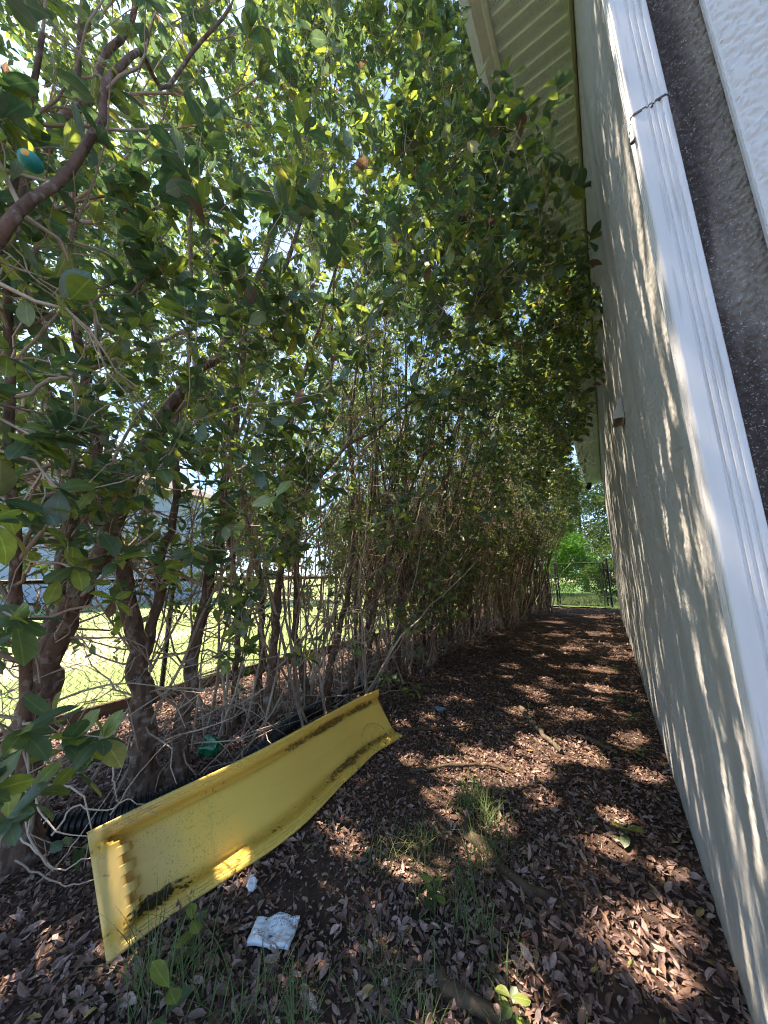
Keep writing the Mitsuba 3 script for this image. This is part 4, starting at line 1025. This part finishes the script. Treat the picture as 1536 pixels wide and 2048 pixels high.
# ------------------------------------------------------------------ the yellow slide
SL, SW = 1.80, 0.374
def slide_mesh():
    ns, nt = 110, 220
    s = np.linspace(0, SL, ns); t = np.linspace(0, SW, nt)
    S, Tt = np.meshgrid(s, t, indexing='ij')
    # cross profile: lip, ridges, gutter wall, bed
    tp = [0, 0.004, 0.010, 0.017, 0.0185, 0.026, 0.0275, 0.036, 0.045, 0.058, 0.070, 0.078, 0.19, 0.296, 0.304, 0.316, 0.329, 0.338, 0.3465, 0.348, 0.3555, 0.357, 0.364, 0.370, 0.374]
    hp = [0.024, 0.034, 0.034, 0.033, 0.024, 0.023, 0.014, 0.012, 0.002, -0.030, -0.040, -0.034, -0.026, -0.034, -0.040, -0.030, 0.002, 0.012, 0.014, 0.023, 0.024, 0.033, 0.034, 0.034, 0.024]
    h = np.interp(Tt, tp, hp)
    sm = lambda a, b, x: np.clip((x - a) / (b - a), 0, 1) ** 2 * (3 - 2 * np.clip((x - a) / (b - a), 0, 1))
    # left end: flat flange with a row of four pressed steps; gutters close in rounded ends
    tooth = 0.088 + 0.022 * (((Tt - 0.075) / 0.0595) % 1 < 0.5) * (Tt > 0.075) * (Tt < 0.30)
    edge = np.where(Tt < 0.075, 0.055 + 0.055 * sm(0.03, 0.085, Tt), np.where(Tt > 0.30, 0.10 - 0.055 * sm(0.285, 0.325, Tt), tooth))
    k0 = sm(0, 0.016, S - edge)
    k1 = 1 - sm(-0.03, 0.0, S - (SL - 0.075 - 0.02 * np.sin(Tt * 60) * 0))
    bed_end = (Tt > 0.085) & (Tt < 0.29)
    flat = np.interp(Tt, [0, 0.006, 0.01, 0.364, 0.368, 0.374], [0.030, 0.034, 0.034, 0.034, 0.034, 0.030])
    h = flat + (h - flat) * k0
    right = np.where(bed_end, -0.024, np.interp(Tt, tp, np.maximum(hp, -0.018)))
    h = h * k1 + right * (1 - k1)
    wave = (0.072 * np.sin(np.clip((S - 0.08) / 1.2, 0, 1) * np.pi) ** 2 - 0.03 * np.sin(np.clip((S - 1.2) / 0.6, 0, 1) * np.pi) ** 2) * (1 - 0.62 * Tt / SW)
    # frame: along +y, up the leaning plane, normal towards the path
    O = np.array([-1.468, 0.573, 0.018]); E = np.array([-1.439, 2.361, 0.022]); al = unit(E - O)
    upv = np.array([-1.67, 0.533, 0.331]) - O; upv = unit(upv - al * (upv @ al)); nn = np.cross(al, upv)
    if nn[0] < 0: nn = -nn
    up_skew = unit(np.array([-1.67, 0.535, 0.331]) - O)
    P = O + S[..., None] * al + Tt[..., None] * up_skew + (h - 0.03)[..., None] * nn + wave[..., None] * np.array([1.0, 0.0, 0.05])
    front = P.reshape(-1, 3); back = (P - nn * 0.005).reshape(-1, 3); m = len(front)
    f = grid_faces(ns, nt)
    a, b, c = front[f[0]]
    if np.cross(b - a, c - a) @ nn < 0: f = f[:, ::-1]
    ring = np.r_[np.arange(nt), np.arange(2 * nt - 1, ns * nt, nt), np.arange(ns * nt - 2, (ns - 1) * nt - 1, -1), np.arange((ns - 2) * nt, 0, -nt)]
    r2 = np.roll(ring, -1)
    rim = np.vstack([np.stack([ring, r2, r2 + m], 1), np.stack([ring, r2 + m, ring + m], 1)])
    uv = np.stack([S, Tt], -1).reshape(-1, 2)
    return (np.vstack([front, back]), np.vstack([f, f[:, ::-1] + m, rim])), np.vstack([uv, uv])
smesh, suv = slide_mesh()
tag(add('playground_slide', smesh, 'slide_mat', smooth=True, uv=suv), 'grimy yellow plastic playground slide lying on its side, leaning against the hedge trunks', 'slide')

# ------------------------------------------------------------------ corrugated drain pipe
pp = smooth_path([(-2.52, 0.30, 0.045), (-2.40, 0.55, 0.05), (-2.16, 0.86, 0.06), (-2.08, 1.2, 0.05), (-2.12, 1.55, 0.035), (-2.3, 2.0, 0.03), (-2.34, 2.4, 0.03), (-2.4, 2.9, 0.02), (-2.5, 3.4, 0.01)], 520)
rr = 0.052 + 0.006 * np.sign(np.sin(np.arange(520) * 2 * np.pi / 4 + 0.4))
tag(add('drain_pipe', tube(pp, rr, 16), 'black_plastic_mat', smooth=40), 'black corrugated plastic drain pipe on the ground behind the yellow slide', 'pipe')

# ------------------------------------------------------------------ litter of small things
def crumple(seed, size, flat, detail=4):
    m = trimesh.creation.icosphere(detail, 1.0); v = np.array(m.vertices); r = np.random.default_rng(seed)
    for k in range(26):                                     # folds: planes that push the skin in
        nrm = unit(r.normal(0, 1, 3)); c = r.uniform(0.35, 0.9); dd = v @ nrm
        v = np.where((dd > c)[:, None], v - nrm * ((dd - c) * 1.5)[:, None], v)
    v += 0.12 * (meshkit.noise(v * 4 + seed)[:, None] - 0.5) * v
    return trimesh.Trimesh(v * np.array(size) * [1, 1, flat], m.faces, process=False)
def place(m, x, y, dz=0.0, a=0.0):
    m.apply_transform(trimesh.transformations.rotation_matrix(a, [0, 0, 1])); m.apply_translation((x, y, float(ground_z(np.array([x]), np.array([y]))[0]) + dz)); return m
tag(add('crumpled_tissue', place(crumple(3, (0.042, 0.036, 0.036), 0.75), -1.33, 1.0, 0.024), 'tissue_mat'), 'small crumpled white tissue on the dead leaves beside the slide', 'tissue')
tag(add('plastic_scrap', place(crumple(8, (0.07, 0.05, 0.045), 0.8), -1.40, 2.99, 0.03, 0.5), 'blue_film_mat'), 'crumpled pale blue plastic scrap beyond the far end of the slide', 'plastic scrap')
tag(add('plastic_bag', place(crumple(5, (0.17, 0.12, 0.11), 0.8), -2.32, 1.36, 0.085, 0.7), 'green_film_mat', smooth=20), 'crumpled shiny green plastic bag between the trunks behind the slide', 'bag')
def packet():
    n, m_ = 26, 20; u = np.linspace(0, 1, n); v = np.linspace(0, 1, m_); U, V = np.meshgrid(u, v, indexing='ij')
    x = U * 0.150; yy = V * 0.098
    yy = yy - 0.020 * np.clip(1 - U * 2.2, 0, 1) * (V > 0.6) * V
    x = x + 0.014 * (V - 0.5) * np.sin(U * 3) 
    z = 0.010 * np.abs(np.sin(U * 5.2 + V * 2.0)) + 0.012 * np.abs(V - 0.52 + 0.2 * (U - 0.4)) + 0.006 * meshkit.noise(np.stack([U * 9, V * 9, 0 * U], -1).reshape(-1, 3)).reshape(U.shape)
    top = np.stack([x, yy, z + 0.006], -1).reshape(-1, 3); bot = np.stack([x, yy, z * 0.6 - 0.001], -1).reshape(-1, 3); k = len(top); f = grid_faces(n, m_)
    ring = np.r_[np.arange(m_), np.arange(2 * m_ - 1, n * m_, m_), np.arange(n * m_ - 2, (n - 1) * m_ - 1, -1), np.arange((n - 2) * m_, 0, -m_)]; r2 = np.roll(ring, -1)
    rim = np.vstack([np.stack([ring, r2, r2 + k], 1), np.stack([ring, r2 + k, ring + k], 1)])
    uv = np.stack([U, V], -1).reshape(-1, 2)
    return np.vstack([top, bot]), np.vstack([f, f[:, ::-1] + k, rim]), np.vstack([uv, uv])
pv, pf, puv2 = packet()
a = math.radians(27); R2 = np.array([[math.cos(a), -math.sin(a), 0], [math.sin(a), math.cos(a), 0], [0, 0, 1]])
pv = pv @ R2.T + np.array([-1.155, 0.86, 0.012 + float(ground_z(np.array([-1.1]), np.array([0.95]))[0])])
tag(add('paper_packet', (pv, pf), 'paper_mat', smooth=True, uv=puv2), 'torn white printed paper packet lying on the leaves in front of the slide', 'paper')

# ball caught in the branches
bl = trimesh.creation.icosphere(4, 0.024); bv = np.array(bl.vertices); bv[:, 2] *= 0.8
cen = np.array([-1.09, 0.033, 2.27]); vdir = unit(EYE - cen); sidev = unit(np.cross(vdir, [0, 0, 1.0]))
patch = (unit(bv) @ unit(vdir * 0.75 + sidev * 0.35 + np.array([0, 0, 0.45])) > 0.93).astype(float)
tag(add('toy_ball', (bv + cen, bl.faces), 'ball_mat', smooth=True, uv=np.c_[patch, patch]), 'teal toy ball with an orange yellow patch caught in the branches at upper left', 'ball')

# fallen sticks and a surface root
def stick(pts, r0, r1, mat='moss_mat', sides=10, seed=1):
    r = np.random.default_rng(seed); p = smooth_path(pts, 16); p[1:-1] += r.normal(0, 0.004, (14, 3))
    return tube(p, np.linspace(r0, r1, 16) * r.uniform(0.85, 1.15, 16), sides, 0.06, r)
tag(add('fallen_branch', stick([(-0.80, 3.42, 0.03), (-0.66, 3.14, 0.045), (-0.50, 2.90, 0.035), (-0.40, 2.78, 0.03)], 0.022, 0.014), 'moss_mat', smooth=True), 'mossy broken branch lying in the middle of the leafy path', 'branch')
tag(add('fallen_branch', stick([(-0.32, 3.10, 0.03), (-0.20, 3.04, 0.04), (-0.08, 2.95, 0.035)], 0.014, 0.011, seed=4), 'moss_mat', smooth=True), 'short grey stick on the sunlit leaves close to the wall', 'branch')
tag(add('fallen_branch', stick([(-1.65, 2.36, 0.03), (-1.42, 2.50, 0.03), (-1.22, 2.64, 0.035), (-1.05, 2.86, 0.02)], 0.014, 0.009, seed=6), 'wood_mat', smooth=True), 'dark brown stick on the leaves by the far end of the slide', 'branch')
tag(add('fallen_branch', stick([(-1.18, 2.02, 0.02), (-0.95, 2.22, 0.03), (-0.78, 2.34, 0.03), (-0.62, 2.36, 0.02)], 0.012, 0.008, seed=7), 'wood_mat', smooth=True), 'half buried brown stick crossing the path behind the grass clump', 'branch')
tag(add('surface_root', stick([(-0.72, 1.78, 0.005), (-0.62, 1.70, 0.012), (-0.50, 1.64, 0.004), (-0.38, 1.60, 0.012), (-0.22, 1.66, -0.01)], 0.030, 0.018, seed=8), 'wood_mat', smooth=True), 'dark knobbly root breaking the soil in front of the grass clump', 'root')
tag(add('surface_root', stick([(-0.60, 1.16, 0.0), (-0.52, 1.13, 0.004), (-0.42, 1.15, 0.006), (-0.34, 1.2, -0.01)], 0.024, 0.016, seed=9), 'wood_mat', smooth=True), 'small dark root lump in the grass near the bottom edge of the photo', 'root')

# ------------------------------------------------------------------ weeds and seedlings
rng = np.random.default_rng(21)
cl = [(-0.73, 2.0, 46, 0.16), (-0.62, 1.85, 40, 0.15), (-0.80, 1.92, 30, 0.15), (-0.86, 1.55, 34, 0.14), (-0.58, 1.62, 30, 0.15), (-0.72, 1.35, 26, 0.13), (-0.56, 1.35, 26, 0.13), (-0.98, 1.38, 20, 0.14), (-0.45, 1.30, 18, 0.11), (-1.24, 0.70, 26, 0.20), (-1.28, 0.62, 22, 0.22), (-0.84, 0.80, 26, 0.12), (-0.66, 0.98, 22, 0.11), (-0.58, 1.08, 22, 0.10), (-0.92, 0.86, 18, 0.13), (-0.42, 1.12, 14, 0.09), (-0.78, 1.08, 14, 0.10), (-1.06, 0.70, 20, 0.13), (-0.62, 1.48, 20, 0.13), (-0.52, 1.75, 18, 0.12)]
pos, hh = [], []
for x, y, n, h in cl:
    n = int(n * 1.9); pos.append(np.c_[x + rng.normal(0, 0.05, n), y + rng.normal(0, 0.05, n)]); hh.append(np.full(n, h))
pos = np.vstack(pos); hh = np.concatenate(hh)
m_ = []
for h in np.unique(hh):
    q = pos[hh == h]; m_.append(blades(rng, np.c_[q, ground_z(q[:, 0], q[:, 1])], h * 0.55, h * 1.15, 0.0042, 1.15, 5))
q = np.c_[rng.uniform(-1.3, -0.1, 420), rng.uniform(0.6, 4.5, 420)]; m_.append(blades(rng, np.c_[q, ground_z(q[:, 0], q[:, 1])], 0.03, 0.08, 0.003, 1.0, 3))
tag(add('grass_clumps', join(m_), 'grass_mat', smooth=True), 'thin green grass blades sprouting in loose clumps through the leaf litter', 'grass', kind='stuff')


def seedling(x, y, h, nleaf, size, label, seed, kinds=(2, 6, 9, 11), lean=(0, 0)):
    key = key_for('seedling'); r = np.random.default_rng(seed); z0 = float(ground_z(np.array([x]), np.array([y]))[0])
    top = np.array([x + lean[0], y + lean[1], z0 + h]); st = smooth_path([(x, y, z0 - 0.01), (x + lean[0] * 0.3, y + lean[1] * 0.3, z0 + h * 0.5), top], 8)
    add(key + '__stem', tube(st, np.linspace(0.0026, 0.0014, 8), 6), 'grass_mat', smooth=True)
    for k in range(nleaf):
        t = 1 - 0.75 * (k // 2) / max(1, nleaf // 2); i = min(7, int(t * 7)); p = st[i]
        az = k * math.pi + (k // 2) * 1.5 + r.normal(0, 0.25); dd = np.array([[math.cos(az), math.sin(az), r.uniform(0.0, 0.5)]])
        Fm = leaf_frames(None, dd, np.array([[0, 0, 1.0]]))[0]; L_ = size * r.uniform(0.75, 1.1)
        m = np.eye(4); m[:3, :3] = Fm * np.array([L_, L_ * 1.15, L_]); m[:3, 3] = p
        put(key + '__leaf', part_leaf(int(r.integers(0, 6)), int(kinds[k % len(kinds)])), T4(m))
    tag(key, label, 'seedling', 'seedlings in the leaf litter')
seedling(-0.671, 1.317, 0.11, 8, 0.055, 'upright bright green seedling with paired leaves in the grass, centre of the foreground', 1)
seedling(-0.063, 2.10, 0.06, 5, 0.075, 'low pale green seedling close to the stucco wall', 2)
seedling(-0.36, 1.16, 0.07, 7, 0.055, 'bright green seedling at the bottom edge of the photo', 3)
seedling(-1.29, 0.74, 0.10, 7, 0.062, 'dull green weed with broad leaves at the near lower corner of the slide', 4, kinds=(2, 6, 9))
seedling(-1.78, 3.05, 0.16, 6, 0.085, 'dark leafy sprout just beyond the far end of the slide, at the hedge foot', 5)
seedling(-0.02, 4.05, 0.09, 6, 0.06, 'small green weed against the foot of the wall, farther along the path', 6)
seedling(-0.05, 5.2, 0.10, 8, 0.07, 'green weed at the wall foot, farthest of the seedlings', 7)
seedling(0.06, 3.0, 0.07, 6, 0.05, 'dark little weed at the wall foot beside the short grey stick', 12)
seedling(0.05, 3.55, 0.10, 8, 0.055, 'leafy weed leaning on the wall foot between two other weeds', 13)
seedling(-0.55, 4.6, 0.06, 5, 0.05, 'tiny green seedling alone in the middle of the far path', 8)
seedling(-1.13, 0.60, 0.13, 5, 0.075, 'dull green weed at the bottom left of the slide, in the thickest grass', 9)

# ------------------------------------------------------------------ trees and bushes behind
def far_tree(name, x, y, h, rad, n, leaf, label, cat, bright=0, seed=0, trunk=True, z0=0.0, crown_from=0.35, group=None):
    key = key_for(name); r = np.random.default_rng(900 + seed)
    if trunk:
        tr = [tube(smooth_path([(x, y, -0.2), (x + r.normal(0, 0.1), y, h * 0.3), (x + r.normal(0, 0.3), y + r.normal(0, 0.3), h * 0.75)], 9), np.linspace(0.05 * rad + 0.05, 0.03, 9), 8)]
        add(key + '__trunk', tr[0], 'bark_mat', smooth=True)
        lim = []
        for k in range(7):
            zz = h * r.uniform(0.25, 0.6); az = r.uniform(0, 6.28); e = np.array([x + math.cos(az) * rad * 0.8, y + math.sin(az) * rad * 0.8, zz + h * 0.22])
            lim.append(tube(smooth_path([(x, y, zz), (np.array([x, y, zz]) + e) / 2 + [0, 0, 0.2], e], 6), np.linspace(0.05, 0.012, 6), 5))
        tag(add(key + '__limbs', join(lim), 'bark_mat', smooth=True), kind='stuff')
    nc = max(10, int(n / 130)); cz0 = h * crown_from
    c = r.normal(0, 1, (nc, 3)); c = unit(c) * r.uniform(0.35, 1.0, (nc, 1)); c = c * [rad, rad, (h - cz0) / 2] + [x, y, (h + cz0) / 2]
    cr = r.uniform(0.22, 0.42, nc) * rad * 0.8 + 0.12
    i = r.integers(0, nc, n); o = unit(r.normal(0, 1, (n, 3))) * (r.random((n, 1)) ** 0.45); p = c[i] + o * cr[i][:, None] * [1, 1, 0.75]
    p = p[p[:, 2] > z0 + 0.05]; n = len(p)
    a = unit(r.normal(0, 1, (n, 3))); b = unit(np.cross(a, r.normal(0, 1, (n, 3)))); L_ = leaf * r.uniform(0.6, 1.3, (n, 1))
    v = np.stack([p - a * L_, p + b * L_ * 0.42, p + a * L_, p - b * L_ * 0.42], 1).reshape(-1, 3)
    f = (np.array([[0, 1, 2], [0, 2, 3]])[None] + (np.arange(n) * 4)[:, None, None]).reshape(-1, 3)
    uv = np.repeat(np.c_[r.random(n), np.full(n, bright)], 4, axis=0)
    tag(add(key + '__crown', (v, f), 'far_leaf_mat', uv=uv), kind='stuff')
    tag(key, label, cat, group)

far_tree('garden_bush', -1.45, 15.9, 3.7, 1.05, 12000, 0.045, 'bright yellow green bush behind the gate', 'bush', 1, 1, False, crown_from=0.05)
far_tree('garden_bush', -0.15, 17.6, 2.3, 0.85, 7000, 0.05, 'dark shaded bush behind the gate post, right of the bright bush', 'bush', 0, 2, False, crown_from=0.05)
far_tree('background_tree', -1.2, 25.0, 9.5, 3.0, 16000, 0.09, 'tall pale green tree beyond the gate, under the eave end', 'tree', 0, 3, True, crown_from=0.15)
far_tree('background_tree', 2.8, 24.0, 9.0, 3.0, 12000, 0.10, 'leafy tree beyond the gate, half hidden by the house corner', 'tree', 0, 4, True, crown_from=0.2)
far_tree('background_tree', -5.0, 20.0, 8.5, 2.8, 14000, 0.09, 'tall tree behind the far end of the hedge', 'tree', 0, 5, True, crown_from=0.15)
far_tree('background_tree', -9.5, 14.5, 7.0, 2.4, 10000, 0.09, 'bushy tree at the back of the neighbouring lawn, seen through the hedge', 'tree', 0, 6, True, crown_from=0.15)
far_tree('background_tree', -13.0, 9.5, 6.5, 2.2, 9000, 0.09, 'leafy tree standing at the corner of the pale house', 'tree', 0, 7, True, crown_from=0.2)

for k, (x, y, h, rad, lab) in enumerate(((-20.0, 13.5, 8.0, 3.2, 'broad tree far behind the lawn, to the right of the pale house'), (-15.5, 19.0, 9.0, 3.2, 'tall tree at the far corner of the neighbouring lawn'), (-10.5, 23.5, 8.5, 3.0, 'tall tree far behind the side fence, mostly hidden by the hedge'), (-26.0, -7.0, 9.0, 3.0, 'tree standing left of the pale house, glimpsed through the leftmost leaves'), (-7.5, 27.0, 9.0, 3.0, 'farthest tree beyond the fence corner, behind the hedge'))):
    far_tree('background_tree', x, y, h, rad, 6000, 0.12, lab, 'tree', 0, 20 + k, True, crown_from=0.1)

for k, (x, y, h, rad, lab) in enumerate(((-2.6, 22.0, 4.2, 1.7, 'bushy green shrub at the back of the garden, left behind the gate'), (-0.2, 22.8, 4.6, 1.8, 'bushy green shrub at the back of the garden, straight behind the gate'), (2.2, 22.0, 4.4, 1.7, 'bushy green shrub at the back of the garden, beside the house corner'))):
    far_tree('garden_bush', x, y, h, rad, 8000, 0.07, lab, 'bush', 0, 40 + k, False, crown_from=0.02)

print('triangles', sum(len(meshkit.WRITTEN[d['filename']][1]) for d in {id(v): v for v in scene.values() if v.get('type') == 'ply'}.values()))
